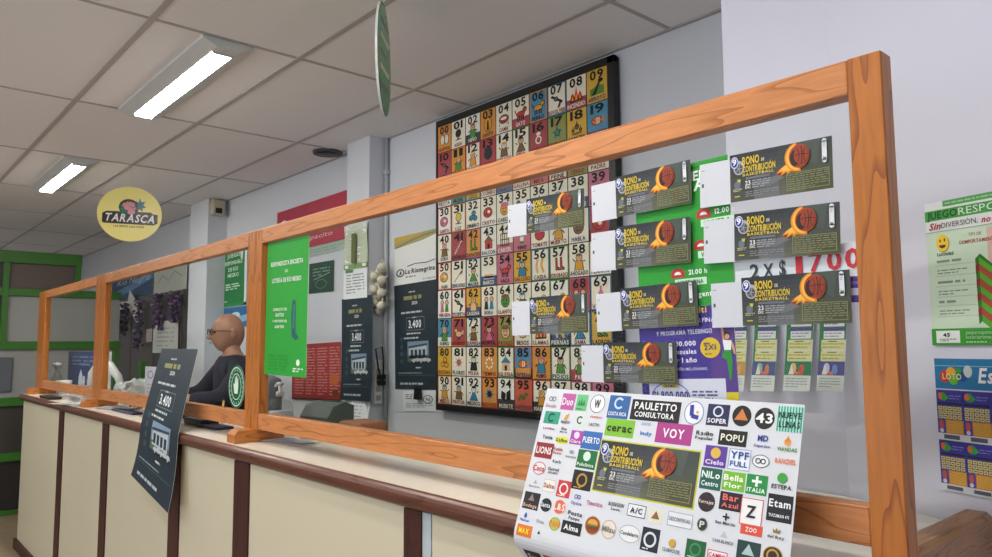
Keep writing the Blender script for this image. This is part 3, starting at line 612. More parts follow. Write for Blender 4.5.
for i, (u0, u1, y, lab) in enumerate(((734, 750, 1.752, 'narrow printed lottery slip hanging beside the purple flyer, leftmost of four'), (757, 780, 1.752, 'second printed lottery slip from the left on the pillar'), (789, 815.5, 1.752, 'third printed lottery slip from the left on the pillar'), (822, 848.5, 1.722, 'rightmost printed lottery slip, next to the thick wooden end post'))):
    slip([(u0, 262), (u1, 261), (u1, 391), (u0, 389)], y, lab, i)
#=================================================================== SPONSOR SHEET leaning on the screen and folded over the counter edge
def lean_map(top, fold, hang, tl, L0, curl=0., back=-.05):
    """top: two points on the glass, fold: two points on the counter edge; v=1 top, v=0 lower edge"""
    tA, tB = Vector(top[0]), Vector(top[1]); fA, fB = Vector(fold[0]), Vector(fold[1])
    def fm(u, v, off):
        T = tA.lerp(tB, u); Fo = fA.lerp(fB, u); d1 = (Fo-T); l1 = d1.length; d1n = d1/l1
        hl = hang*(L0+(1-L0)*u)
        tot = l1+hl; s = (1-v)*tot
        d2 = Vector((d1n.x*.5, back, -1)).normalized(); rad = .022 if back > 0 else .035
        def pos(s):
            if s < l1-rad: return T+d1n*s
            if s > l1+rad:
                q = (s-l1)/max(hl, .01); return Fo+d2*(s-l1)+Vector((0, curl*q*q, 0))
            k = (s-(l1-rad))/(2*rad); a = Fo-d1n*rad; b = Fo+d2*rad
            return a*(1-k)**2+Fo*2*k*(1-k)+b*k*k
        p = pos(s); t = (pos(s+.004)-pos(s-.004)).normalized(); xd = (fB-fA).normalized()
        n = t.cross(xd).normalized()
        if n.y > 0 : n = -n
        return tuple(p+n*off)
    return fm

tA, tB = (-1.138, 1.1545, CAMZ-.0937), (-.565, 1.1545, CAMZ-.098)
fA, fB = (-1.12, Y_NOSE-.02, CAMZ-.388), (-.547, Y_NOSE-.02, CAMZ-.388)
W_ = 270.; HANG = .058
_w = (Vector(tB)-Vector(tA)).length; _l = (Vector(fA)-Vector(tA)).length; UM = W_/_w; H_ = (_l+HANG)*UM
P = Print(W_, H_, 'D2D4DB', 12, 44)
def to_sheet(u, v):
    """where a viewing ray meets the leaning sheet, in its own design units"""
    A = Vector(tA); e1 = Vector(tB)-A; e2 = Vector(fA)-A; n = e1.cross(e2); d = ray(u, v)
    p = CP+d*((A-CP).dot(n)/d.dot(n))-A
    g11, g12, g22 = e1.dot(e1), e1.dot(e2), e2.dot(e2); b1, b2 = p.dot(e1), p.dot(e2); D = g11*g22-g12*g12
    return (b1*g22-b2*g12)/D*W_, H_-(b2*g11-b1*g12)/D*_l*UM
def logo(x0, y0, x1, y1, bg=None, tx=None, tc='FFFFFF', shape='r', ring=None, tx2=None, ic=None, icc=None):
    """one printed sponsor mark"""
    mu, mv = (x0+x1)/2, (y0+y1)/2
    sl = .1*(x1-x0)/2*.5
    a = to_sheet(x0, mv-sl)[0]; c = to_sheet(x1, mv+sl)[0]; d = to_sheet(mu, y0)[1]; b = to_sheet(mu, y1)[1]
    a, c = a+.6, c-.6; b, d = b+.6, d-.6
    w_, h_ = c-a, d-b; mx, my = (a+c)/2, (b+d)/2
    if bg:
        if shape == 'r': P.rect(a, b, c, d, bg, 1)
        else: P.ell(mx, my, w_/2, h_/2, bg, 1, 24)
    if ring:
        if shape == 'r': P.frame(a, b, c, d, .6, ring, 2)
        else: P.ring(mx, my, w_/2, h_/2, .7, ring, 2, 24)
    if ic:
        cy = my+h_*.16 if tx else my; r = min(w_, h_)*(.26 if tx else .36); k = icc or tc
        if ic == 'o': P.ring(mx, cy, r, r, r*.3, k, 3)
        elif ic == 'd': P.ell(mx, cy, r, r, k, 3)
        elif ic == 'x': P.rect(mx-r*.25, cy-r, mx+r*.25, cy+r, k, 3); P.rect(mx-r, cy-r*.25, mx+r, cy+r*.25, k, 3)
        elif ic == 'v': P.poly([(mx-r, cy-r*.6), (mx, cy+r), (mx+r, cy-r*.6)], k, 3)
        elif ic == 'l': P.poly([(mx-r, cy-r), (mx+r*.2, cy-r), (mx+r, cy+r), (mx-r*.4, cy+r*.3)], k, 3)
        elif ic == 't': P.path([(mx-r*.4, cy+r), (mx-r*.3, cy-r*.4), (mx+r*.7, cy-r*.6)], r*.55, k, 3); P.ell(mx+r*.5, cy+r*.1, r*.2, r*.2, 'E0B040', 4)
        elif ic == 'c': P.ring(mx, cy, r, r, r*.35, k, 3, 14, .7, 5.6)
        elif ic == 'p': P.ell(mx, cy-r*.2, r*.75, r*.75, k, 3); P.poly([(mx-r*.6, cy), (mx+r*.6, cy), (mx, cy+r*1.2)], k, 3)
        elif ic == 'm':
            for q in (-.6, 0, .6): P.poly([(mx+(q-.35)*r, cy-r*.6), (mx+(q+.35)*r, cy-r*.6), (mx+q*r, cy+r*(.9-abs(q)*.5))], k, 3)
        elif ic == '8': P.ring(mx-r*.55, cy, r*.6, r*.6, r*.22, k, 3); P.ring(mx+r*.55, cy, r*.6, r*.6, r*.22, k, 3)
        elif ic == 'b': P.ell(mx, cy+r*.25, r, r*.7, 'D89A48', 3); P.rect(mx-r, cy-r*.1, mx+r, cy+r*.15, '5A8A3A', 4); P.rect(mx-r, cy-r*.6, mx+r, cy-r*.1, '7A3A20', 4)
        elif ic == 's':
            for q in range(9): P.rect(a+w_*(q+.15)/9, b, a+w_*(q+.6)/9, d, k, 2)
        elif ic == 'k': P.poly([(mx-r, cy-r*.6), (mx+r, cy-r*.6), (mx+r*1.1, cy+r*.6), (mx+r*.4, cy), (mx, cy+r*.9), (mx-r*.4, cy), (mx-r*1.1, cy+r*.6)], k, 3)
    if tx:
        small = ic and ic != 's'
        th = min(h_*(.42 if not small else .2), w_*.86/len(tx)*1.6)
        ty = my-th/2 if not small else b+h_*.12
        if tx2: ty = my+h_*.03; th *= .8
        P.text(tx, mx, ty, th, tc, min(w_*.86, th*len(tx)*.95), lay=4)
        if tx2: P.text(tx2, mx, b+h_*.16, min(h_*.24, w_*.8/len(tx2)*1.5), tc, min(w_*.8, h_*.25*len(tx2)), lay=4)
    elif ic in ('d', 'c', 'o', 'm') and h_ > 14: P.lines(a+w_*.15, b+h_*.06, c-w_*.15, b+h_*.14, 1, tc, .6, 4, int(x0))
T_ = '3A3E48'
for l in [
 (546, 393, 559, 410, None, 'Detalle', 'B88A90', 'r', None, None, '8', '8A7A80'), (561.4, 393, 575.4, 410.7, 'B85A9A', 'Duo', 'F0D8EC'), (576, 394, 588, 411.5, '6ABA7C', None, '2E7A44', 'r', None, None, 'm', '2E8A44'), (590, 394, 605.7, 414, 'ECEEF2', 'W', '22242A', 'e', '4A4C52'),
 (608, 395, 630, 419.6, '30629E', 'COSTA RICA', 'E4ECF6', 'r', None, None, 'c', 'B8D0F0'), (630.6, 400, 681, 422.5, '17181C', 'PAULETTO', 'E8E8EA', 'r', None, 'CONSULTORA'), (684, 400.6, 704.7, 425.8, 'E4E6EE', None, '2A3890', 'e', '5A6AA0', None, 't', '34389A'), (706.5, 403.7, 730, 427, '20264E', 'SOPER', 'E4E4EC', 'r', None, None, 'o', 'D0D4E4'),
 (731.7, 404.8, 752.3, 427.6, '15151A', None, 'C88A5A', 'e', None, None, 'v', 'C87840'), (754, 407, 775.6, 430.6, '1A1A20', '43', 'E8E8E8', 'e'), (776.5, 406, 804.4, 433.5, 'A8DCCB', 'NUEVE', '1A2A2A', 'r', None, 'LUNAS', 's', '2E9A80'),
 (544, 410.7, 560, 424.5, '2E9A7E', None, 'F0F0F0', 'r', None, None, 'c', '16423A'), (561, 411.5, 572, 426, None, 'MENDOS', T_, 'r', None, None, 'l', 'D89A40'), (575.5, 413, 585, 427.7, 'CFDAD2', None, T_, 'r', None, None, 'c', '3A4A44'), (587, 414.7, 605.7, 420.3, None, 'VIDRIERAS', 'C43A3A'), (586, 421, 603, 429, None, 'LACTO', '3A4A4A'),
 (605, 418.8, 635, 438, '7CB832', 'cerac', '1E2A1A'), (637, 420.4, 656, 428.5, None, 'COYO', '5A8ACA'), (639, 428.8, 654, 439, None, 'Indy', '3A7AC0'), (655.4, 423, 693, 445.5, 'A83A86', 'VOY', 'F6EAF4'), (693, 429.4, 716.8, 442.8, None, 'Radio', '3A3436', 'r', None, 'Popular'), (718, 430, 747.8, 447.3, '16171B', 'POPU', 'E4E0D0'), (752.3, 433, 773.8, 451.8, None, 'MD', '2A3A90', 'r', None, 'Deportivo'), (775.6, 434.7, 800.4, 455.4, None, 'VIANDAS', '4A8A2A', 'r', None, None, 'p', 'E89A40'),
 (541.5, 425, 557, 431.7, None, 'Latidos', 'A84A78'), (558.5, 426, 570, 435, None, 'Pio', T_, 'r', None, 'Monte'), (570, 430, 583.5, 445.5, 'A848A0', 'Clara', 'F0E0F0', 'r', None, None, 'd', 'E8D0E8'), (581.4, 431, 602, 450.5, '3468AE', 'PUERTO', 'E8EEF8'), (541.5, 432.5, 554.4, 442, None, 'Tania', T_), (555, 435.8, 569, 445, 'D8D43A', 'Stiho', '3A5A2A', 'e'),
 (535, 442, 553.6, 459, '8E2630', 'LIONS', 'F0E0E0'), (552.5, 445.5, 564, 456.8, None, 'Roble', 'A84A3A', 'r', None, 'Patio'), (565, 448, 578.7, 460, None, 'mostaza', T_, 'r', None, None, '8', '6A6E76'), (576.6, 449.5, 597, 470, '1C6A3C', 'Policlinica', 'D8E8DC', 'r', None, None, 'd', 'D0E4D4'), (552, 457.6, 562.5, 466, None, 'Karls', T_),
 (532.6, 461, 546.2, 475.7, 'E8D8DA', 'Coco', 'B84A50', 'e', 'B84A50'), (546.6, 466, 560.5, 476.5, None, 'Guttel', '3A3C44', 'r', None, 'ARANDA'), (571.8, 470, 592.7, 491.4, '1E1E20', None, 'B8903A', 'r', None, None, 'o', 'B08A3A'),
 (528.8, 478, 542, 489.6, None, 'Bautista', '5A5E66', 'r', None, None, 'v', 'A8A8A0'), (543, 479, 556, 493, 'E6DEDA', 'Salte', 'A86A4A', 'r', 'C8B8B0'), (556.7, 480, 571.3, 498.7, 'C43A3C', None, 'F4E4E4', 'r', None, None, 'o', 'F0D8D8'), (570.6, 491.4, 584.5, 508, None, 'Optica', '4A3E9A', 'r', None, None, '8', '4A3E9A'), (585, 497.5, 605, 511.4, None, 'Timotico', 'B84A8A'), (606.7, 501, 626, 514, None, 'BODEGON', '3A3C44', 'r', None, 'Leon'), (627, 504.4, 646.7, 519, 'E0E2E8', 'A/C', '2A2C34', 'r', '4A4C54'), (648, 509, 664, 525, 'DAD8C4', None, '8A5A3A', 'r', None, None, 'v', '8A5A3A'), (667, 513, 693.6, 529.7, 'DCDEE4', 'DESCONTRUAL', '7A7E88', 'r', '9AA0AA'),
 (523, 491.4, 540, 510.5, '2A2226', 'Bodega', 'C8A890', 'r', None, None, 'v', '8A7A78'), (540, 497.5, 552.3, 513, '1E2226', 'Santa', 'D8DCE0', 'e'), (553, 498.7, 566.6, 516, 'D86A50', 'L&S', 'F4E0D8', 'e', 'E8C0B0'), (519.6, 510.5, 531.8, 523.6, None, 'Naftal', '2A5AA8', 'r', None, None, 'p', '2A62B8'), (536, 515.7, 545.7, 528, None, 'Brisa', '9A9EA8'), (548.7, 516.6, 560.9, 532, 'B8B858', 'PAN', 'E8742C', 'e', '8AA040'), (565.7, 509.6, 584.5, 523.6, None, 'Posta', '2A2C32', 'r', None, 'Pampa'), (560.9, 521.3, 582.3, 536, '1A1B20', 'Alma', 'E4E4E8'), (584.5, 515.7, 601, 536.6, '8A4A22', None, 'E0C080', 'e', 'C88A4A', None, 'b'), (601, 519.6, 617, 541, 'E0D4C8', 'Milzu', '7A7E74', 'e', 'B89A8A'), (618.3, 524.8, 641.5, 545, 'E2E2E4', 'Candelaria', '6A6E76', 'e', 'A8ACB4'), (640.6, 528, 660, 554, '1C2230', None, 'D8DCE4', 'r', None, None, 'o', 'D0D4DC'),
 (516, 524, 532.6, 538, 'D8742A', 'MAX', 'F4E030'), (532.6, 529, 545.7, 537, None, None, T_, 'r', None, None, 'v', '3A3A3A'),
 (704, 445.5, 727.5, 468.8, '5A3A98', 'Cielo', 'E8D8F4', 'r', None, None, 'd', 'D8B04A'), (728, 449, 751.4, 472, 'E4E8F0', 'YPF', '2A4A98', 'r', '8A9AC0', 'FULL'), (751.4, 454.5, 770.6, 469.7, 'E8E8EC', None, '2A2C30', 'e', '6A6E76', None, '8', '2A2C30'), (773, 455.4, 799, 469.7, None, 'RANCHEL', 'E8742C'),
 (699.6, 467.8, 722.3, 491.5, '1E5A50', 'NiLo', 'E0F0E8', 'r', None, 'Centro'), (721.8, 471.8, 746, 493, '72B82E', 'Bella', 'F0F4E0', 'r', None, 'Flor'), (745.5, 474.8, 768.5, 497, '1E8A44', 'ITALIA', 'E8F4EA', 'r', None, None, 'x', 'E8F4EA'), (770, 471.3, 795, 494, None, 'ESTEPA', '2A2E34', 'r', None, None, 'd', '3A9A3A'),
 (697.4, 492, 716, 514, '2E2226', 'Forrajes', 'D8C8C0', 'e'), (718.8, 492.5, 743, 513, '221A2A', 'Bar', 'D86A60', 'r', None, 'Azul'), (766.4, 495, 793.7, 524.8, '1A1A22', 'Etam', 'E8E8EC', 'r', None, 'TUCUMAN 471'), (713.6, 512.5, 738.8, 529, None, 'San Martin', '2A2C34', 'r', None, None, 'x', '22242A'), (696, 517.5, 709, 534, '2A3430', 'P', 'C8D0C8', 'e', 'B8C0B8'), (711, 530, 737, 548, None, 'CASA BLANCA', '5A5E66', 'r', None, None, 'v', 'B8C0C8'), (739.7, 498.7, 763.6, 528, 'E8E6E8', 'Z', '1E1E22', 'r', 'D0504A'), (739.7, 525.5, 763.6, 538, 'D8503E', 'ZOO', 'F0E4E0'),
 (661.3, 538, 683, 557, None, 'CLUBHOUSE', '5A5E66', 'r', None, None, 'd', 'C89A3A'), (685, 540.5, 706.6, 562, '1E5A34', None, 'C8E0D0', 'r', None, None, 'o', '2E8A54'), (706.6, 551.5, 728.4, 564, 'E8E8EC', 'CAMPO', 'C8324A', 'r', 'C8324A'), (736, 542, 761.5, 564, '1E3A3A', None, 'C0D0D0', 'r', None, None, 'v', 'A8C0C0'), (762, 547, 784, 569, '3A2A1A', None, 'B89A60', 'e', 'B8904A', None, 'o', 'B8904A'), (765, 527, 788.5, 543, None, 'del Rey', '4A4430', 'r', None, None, 'k', '8A7A3A')]: logo(*l)
# the raffle print in the middle of the sheet
x0, y1 = to_sheet(601.8, 438.8); x1, y0 = to_sheet(693.5, 511.2)
P.rect(x0, y0, x1, y1, 'C8C83A', 1); ticket_art(P, x0+1.3, y0+1.3, x1-x0-2.6, y1-y0-2.6, False, 2)
# last rows, on the part that bends down over the edge
zz = H_-_l*UM
for i, (c_, tc_, tx_) in enumerate((('1A1A1E', 'C8C0B0', 'Sur'), ('C8302E', 'F0E0E0', 'Carmen'), ('C8802A', 'F0E8D0', 'Tano'), (None, '2A4A9A', 'UF'), ('1C2A4A', 'E0E4F0', 'Norte'), ('2E6A3A', 'E0F0E0', 'Huerta'), (None, T_, 'Lola'), ('C84A2A', 'F0E0D0', 'Pizza'), ('1A1A1E', 'C8C8C8', 'Foto'), ('3A5A9A', 'E0E8F0', 'Aqua'))):
    X0 = 8+i*26; 
    if c_: P.rect(X0, zz-24, X0+22, zz-10, c_, 1)
    P.text(tx_, X0+11, zz-20, 6, tc_, 15, lay=4)
o = P.build('sponsor_sheet', 1, 1, PRINT, None, lean_map((tA, tB), (fA, fB), HANG, None, 1.0, 0, .75))
tag(o, 'large white sheet of sponsor logos around a raffle print, leaning over the counter edge', 'poster')
#=================================================================== DARK POSTERS WITH 3.400
def dark_art(nx=1, nz=1):
    P = Print(47, 66, '22303A', nx, nz)
    P.rect(0, 46, 47, 66, '263038', 1) if nx == 1 else None
    P.lines(17, 60, 30, 61.2, 1, 'A8B0A8', .7, 2, 1); P.lines(11, 55.5, 36, 58.5, 1, '8A8A58', .8, 2, 2); P.text('2024', 23.5, 52.6, 1.9, 'D8DCDC', 6)
    P.lines(8, 47, 39, 48.6, 1, 'B8C0C0', .7, 2, 5); P.frame(14, 36.4, 34, 44.6, .35, '7A8688', 2); P.lines(21, 43.8, 27, 45, 1, 'A8B0B0', .7, 3, 5)
    P.text('3.400', 23.5, 38, 4.6, 'E8ECEC', 14); P.lines(14, 33.8, 33, 35.2, 1, 'C0C8C8', .7, 2, 6); P.lines(11, 31, 38, 32.4, 1, 'C0C8C8', .7, 2, 7)
    P.rect(15, 17, 38, 29.5, '7C92A8', 2); P.rect(15, 17, 38, 21, '5A6A58', 3); P.poly([(17, 19), (36, 19), (36, 26.6), (17, 25.2)], 'B8C4CA', 3); P.poly([(16, 25.4), (37, 27), (37, 28), (16, 26.6)], '3A444C', 4)
    for q in range(4): P.rect(18.5+q*4.4, 20, 21.4+q*4.4, 24.4, '2E3A42', 4)
    for q in range(5): P.ell(22+q*4, 17.6+(q % 2)*.6, 2.4, 1.3, 'B8BEC2', 5, 10); P.ell(20.6+q*4, 16.6, .7, .7, '14181C', 6, 8); P.ell(23.4+q*4, 16.6, .7, .7, '14181C', 6, 8)
    P.lines(24, 12.6, 34, 14, 1, 'C0C8C8', .6, 3, 8)
    for q in range(4): P.rect(6.5, 16+q*4.6, 9.5, 18.6+q*4.6, '3C4E58', 2)
    P.rect(3, 8.6, 44, 8.9, '4A5A60', 2); P.lines(4, 9.6, 42, 10.6, 1, '8A9698', .6, 2, 9); P.lines(6, 2.6, 42, 4.4, 1, 'A8B2B4', .7, 2, 10)
    return P
P = dark_art(8, 44)
dA, dB = (-3.735, 1.1545, CAMZ-.005), (-3.25, 1.1545, CAMZ-.008)
gA, gB = (-3.63, Y_NOSE-.009, CAMZ-.352), (-3.126, Y_NOSE-.009, CAMZ-.352)
o = P.build('lottery_poster', 1, 1, PRINT, None, lean_map((dA, dB), (gA, gB), .30, None, .72, -.03))
tag(o, 'dark 3.400 prize poster folded over the front edge of the counter', 'poster', 'dark prize posters')
sheet(dark_art(), 'lottery_poster', [(395, 286), (437, 279), (437, 390), (394.5, 389)], Y_WALL-.004, 'dark 3.400 prize poster on the back wall, left of the number board', 'poster', 'dark prize posters')
def bend(W, H, k):
    return lambda u, v, off: (W*(u-.5), -off-k*max(0, .35-v)**2, H*(v-.5))
P = dark_art(6, 12); c, W, H, r = quad_place([(340.5, 299), (372.5, 295), (373, 401), (343, 400)], 2.269)
o = P.build('lottery_poster', W, H, PRINT, None, bend(W, H, .12)); put(o, c, r); tag(o, 'dark 3.400 prize poster on the wall column, below the wheat ears', 'poster', 'dark prize posters')
#=================================================================== OTHER PAPERS ON THE GLASS
P = Print(44, 128, '2EA03A')
P.rect(0, 125, 44, 128, '278A34', 1); P.text('RESPONDÉ ESTA ENCUESTA', 22, 104, 4, 'E8F4E8', 34); P.text('DE', 22, 97, 2.6, 'C8E4C8', 3); P.text('LOTERÍA DE RÍO NEGRO', 22, 88, 4, 'E8F4E8', 31)
P.text('COMPLETÁ TUS', 16, 61, 2.4, 'E4F2E4', 15); P.text('DATOS', 16, 55.5, 3, 'E4F2E4', 9); P.text('Y PARTICIPÁ DEL', 16, 50, 2.2, 'E4F2E4', 16); P.text('SORTEO', 16, 44.5, 2.4, 'E4F2E4', 10)
P.poly([(29, 70), (32, 70), (32.5, 40), (36, 36), (33, 33), (29, 37), (28, 55)], '2A5A6A', 2); P.poly([(30, 66), (31.6, 66), (31.6, 44), (30, 44)], '4A7A7A', 3)
P.ell(36, 13, 1.8, 3, 'E4F2E4', 2, 12); P.lines(31, 4, 41, 8.5, 2, 'E4F2E4', .5, 2, 4); P.lines(4, 4, 26, 20, 5, '269434', .7, 2, 5)
sheet(P, 'survey_poster', [(266.5, 243), (308.6, 236), (306.5, 377), (265.5, 375)], YG, 'bright green survey poster on the right glass pane beside the wooden post', 'poster')
P = Print(22, 64, '1E7A40'); P.rect(20, 0, 22, 64, 'E0E4E4', 1); P.rect(0, 0, 22, 3, '2E8A4C', 1)
for y, tx, w_ in ((55, 'JUEGO', 12), (47, 'RESPONSABLE', 16), (39.5, 'DE RÍO', 9), (33, 'NEGRO', 10)): P.text(tx, 10, y, 4, 'D8ECDC', w_)
P.lines(3, 18, 17, 26, 3, 'C8E0CC', .5, 2, 3); P.lines(2, 5, 8, 7, 1, 'C8E0CC', .6, 2, 4); P.poly([(16, 60), (19, 63), (18, 50), (16.5, 52)], 'D8E8E0', 2)
sheet(P, 'green_notice', [(222.5, 252), (247, 246), (246.5, 304), (223, 308)], Y_WALL-.006, 'dark green notice on the back wall above the bald man', 'poster')
P = Print(22, 20, '2E6AA0'); P.poly([(0, 0), (22, 6), (22, 12), (0, 8)], '8AB4D0', 1); P.ell(12, 12, 4, 3, 'C8D8E4', 2)
sheet(P, 'blue_notice', [(222.5, 309), (247, 305), (247, 327), (223, 328)], Y_WALL-.006, 'small blue notice on the back wall, partly behind the head of the bald man', 'poster')
# round green sticker with a hand
P = Print(40, 44, '1C6A42')
c, W, H, r = quad_place([(228, 366), (244.5, 364), (245, 408), (228.5, 409)], YG)
bm = bmesh.new()
class Round(Print):
    def grid(s, x0, y0, x1, y1, col, lay, nx=1, nz=1):
        if lay == 0 and not s.v:
            n = 32; s.n = n
            s._add([(s.W/2+s.W/2*math.cos(i*2*math.pi/n), s.H/2+s.H/2*math.sin(i*2*math.pi/n)) for i in range(n)], [tuple(range(n))], col, lay)
        else: Print.grid(s, x0, y0, x1, y1, col, lay, nx, nz)
    def build(s, name, w, h, m=None, parent=None, eps=.0006, thick=.004, edge='E8E8E4', back=None):
        kx, kz = w/s.W, h/s.H; n = s.n
        V = [(x*kx-w/2, -l*eps, y*kz-h/2) for x, y, l in s.v]; F = list(s.f); Cc = list(s.c); b = len(V)
        V += [(x*kx-w/2, thick, y*kz-h/2) for x, y, l in s.v[:n]]
        F.append(tuple(b+i for i in range(n))[::-1]); Cc.append(lin(back or s.bg))
        for i in range(n): F.append((i, b+i, b+(i+1) % n, (i+1) % n)); Cc.append(lin(edge))
        if back:
            bb = len(V)
            for x, y, l in s.v[n:]: V.append((w/2-x*kx, thick+l*eps, y*kz-h/2))
            for f, c in zip(s.f[1:], s.c[1:]): F.append(tuple(bb+i-n for i in f)); Cc.append(c)
        me = bpy.data.meshes.new(name); me.from_pydata(V, [], F)
        at = me.color_attributes.new('Col', 'FLOAT_COLOR', 'CORNER'); buf = []
        for f, c in zip(F, Cc): buf += list(c)*len(f)
        at.data.foreach_set('color', buf); return link(name, me, m or GLOSSP, parent)
P = Round(40, 44, '1C6A42'); P.ring(20, 22, 18, 20, 1, 'D8E8DC', 2); P.ring(20, 22, 12, 13.5, .8, 'D8E8DC', 2)
P.poly([(16, 15), (24, 15), (25, 23), (24.4, 31), (23, 31), (22.4, 25), (21.6, 33), (20, 33), (19.4, 25), (18.4, 32), (17, 31.5), (17, 24), (14, 26), (13.4, 24.4)], 'E4F0E8', 3)
for i in range(22):
    a = i*2*math.pi/22; P.line(20+14.3*math.cos(a), 22+16*math.sin(a), 20+15.8*math.cos(a), 22+17.6*math.sin(a), .9, 'D8E8DC', 2)
o = P.build('round_sticker', W, H, GLOSSP, None, .0003, .0008); put(o, c, 0); tag(o, 'round green sticker with a white hand, low on the middle pane', 'sticker')
#=================================================================== HANGING ROUND SIGNS
SGN = on_z(132.3, 163.9, Z_CEIL); SGN.z = Z_CEIL
d_ = ray(130, 214); k_ = math.hypot(SGN.x, SGN.y)/math.hypot(d_.x, d_.y); sc_ = CP+d_*k_; SGN.x, SGN.y = sc_.x, sc_.y
dep = (sc_-CP).dot(FW); DW, DH = 58.5/F_PX*dep, 55.5/F_PX*dep
rz = math.atan2(sc_.x, -sc_.y)   # turned towards the shop entrance
rz = math.atan2(-sc_.x, sc_.y)
t = thing('hanging_sign', 'round yellow TARASCA sign hanging from the ceiling on a thread', 'sign', sc_, rz, 'round hanging signs')
P = Round(100, 100, 'FCEE8A')
P.ell(50, 50, 49.2, 49.2, 'FDF090', 1, 32)
P.ell(48, 62, 15.5, 15, '2A1E1A', 2, 24)
sp = [(61, 66), (58, 74), (63, 72), (64, 80), (67, 73), (73, 74), (70, 68), (74, 63), (69, 62), (69, 55), (65, 60), (60, 58)]; P.poly(sp, '1E6A80', 3)
P.poly([(33, 66), (37, 61), (32, 58), (38, 56), (32, 51), (47, 49), (44, 58), (40, 65)], '1E7A68', 3)
for x, y in ((41, 66), (45.5, 68), (50, 68.5), (54.5, 67)): P.ell(x, y, 3, 4, 'E098A0', 4, 12)
P.ell(50, 61, 9.5, 5, 'E098A0', 4, 16); P.ell(52, 54, 6, 5.5, 'E098A0', 4, 14); P.path([(50, 63), (55, 61), (58, 64)], 1, '7A3A44', 5)
P.poly([(8, 34), (10, 31.5), (86, 31.5), (93, 35), (93, 51), (86, 52), (82, 55), (14, 53), (8, 49)], '2A2222', 3)
P.text('TARASCA', 49.5, 35.5, 13.5, 'F6F2F2', 77, True, .2, lay=6)
P.text('LAS SENTÍS', 36.5, 25.5, 3, '6A5A2A', 22, lay=3); P.text('LAS VIVÍS', 61, 25.5, 3, '2A2418', 22, lay=3)
P.build('sign_disc', DW, DH, GLOSSP, t, .0008, .006, 'E8DCA0', 'FCEE8A')
tube('thread', [(0, .003, DH/2-.004), (0, .003, Z_CEIL-sc_.z)], .0012, WHITEP, t, 5)
# second sign, seen almost edge-on
s2 = on_z(389, 0, Z_CEIL); dd = ray(384.5, 60); dep = 2.55; s2 = CP+dd*(dep/dd.dot(FW))
dia = 111/F_PX*dep
t = thing('hanging_sign', 'round green hanging sign near the top, seen nearly edge-on', 'sign', s2, math.atan2(-s2.x, s2.y)+math.radians(83), 'round hanging signs')
P = Round(100, 100, '3E9A62'); P.ell(50, 50, 47, 47, '4AA06A', 1, 32)
for q in range(5): P.poly([(20, 18+q*14), (80, 28+q*14), (80, 33+q*14), (20, 23+q*14)], 'C8DCA8' if q % 2 else '2E7A58', 2)
P.build('sign_disc', dia, dia, GLOSSP, t, .0008, .008, 'E8ECE8', '3E9A62')
tube('thread', [(0, .004, dia/2-.004), (0, .004, Z_CEIL-s2.z)], .0012, WHITEP, t, 5)
#=================================================================== THINGS ON THE BACK WALL, RIGHT OF THE FIRST POST
P = Print(44, 54, 'E4E4E2'); P.poly([(0, 54), (44, 54), (44, 49), (30, 45), (14, 43), (0, 41)], 'A8A070', 1); P.poly([(0, 47), (16, 50), (34, 54), (20, 54), (0, 54)], 'C8A850', 2)
P.path([(2, 42), (14, 46), (30, 50), (42, 51)], 1.2, '8A7A30', 3)
P.ring(6.5, 13, 4.5, 4.5, 1.2, '20262C', 2); P.poly([(5, 10), (8, 12), (7, 16), (6, 13)], '20262C', 3); P.text('La Rionegrina', 27, 11, 5, '20262C', 30); P.path([(14, 19), (22, 21), (34, 20), (42, 22)], .9, '20262C'); P.lines(12, 6.5, 30, 8.5, 1, '6A7076', .6, 2, 4); P.text('la suerte', 36, 2, 2.4, '4A5056', 12, False, .2)
sheet(P, 'paper_notice', [(394, 238), (437, 228.5), (437, 279), (395, 286)], Y_WALL-.003, 'white paper with a La Rionegrina heading and wheat picture beside the number board', 'poster')
P = Print(34, 24, 'DCE0E2'); P.lines(3, 14, 14, 21, 3, '7A8488', .5, 1, 4); P.ring(26, 14, 5, 5, 1, '5A6468', 1); P.text('N', 26, 12, 4, '5A6468'); P.lines(3, 4, 31, 10, 3, '9AA2A6', .5, 1, 5)
sheet(P, 'form_sheet', [(402, 391), (436, 391), (436, 411), (404, 411.5)], Y_WALL-.006, 'small white form hung under the dark poster left of the number board', 'paper')
cpos = on_y(418, 394, Y_WALL-.02); t = thing('binder_clip', 'black binder clip holding the white form on the back wall', 'clip', cpos)
prism('clip_body', [(-.028, -.03), (.028, -.03), (.02, .03), (-.02, .03)], -.012, .008, 'y', BLACK, t); tube('clip_wire', [(-.012, -.013, .02), (-.01, -.016, .055), (.01, -.016, .055), (.012, -.013, .02)], .0025, BLACK, t, 6)
# conduit
xc = pr+.018
t = thing('conduit_pipe', 'thin grey electrical conduit pipe running up beside the wall column', 'pipe', (xc, Y_WALL-.015, 0))
tube('pipe', [(0, 0, .9), (0, 0, Z_CEIL)], .013, mat('conduit_grey', 'B4B8BC', .4), t, 10)
for z in (on_y(383, 175, Y_WALL).z, 1.35): box('pipe_clamp', (-.018, -.018, z-.012), (.018, .014, z+.012), mat('conduit_grey', 'B4B8BC'), t, .003, 1)
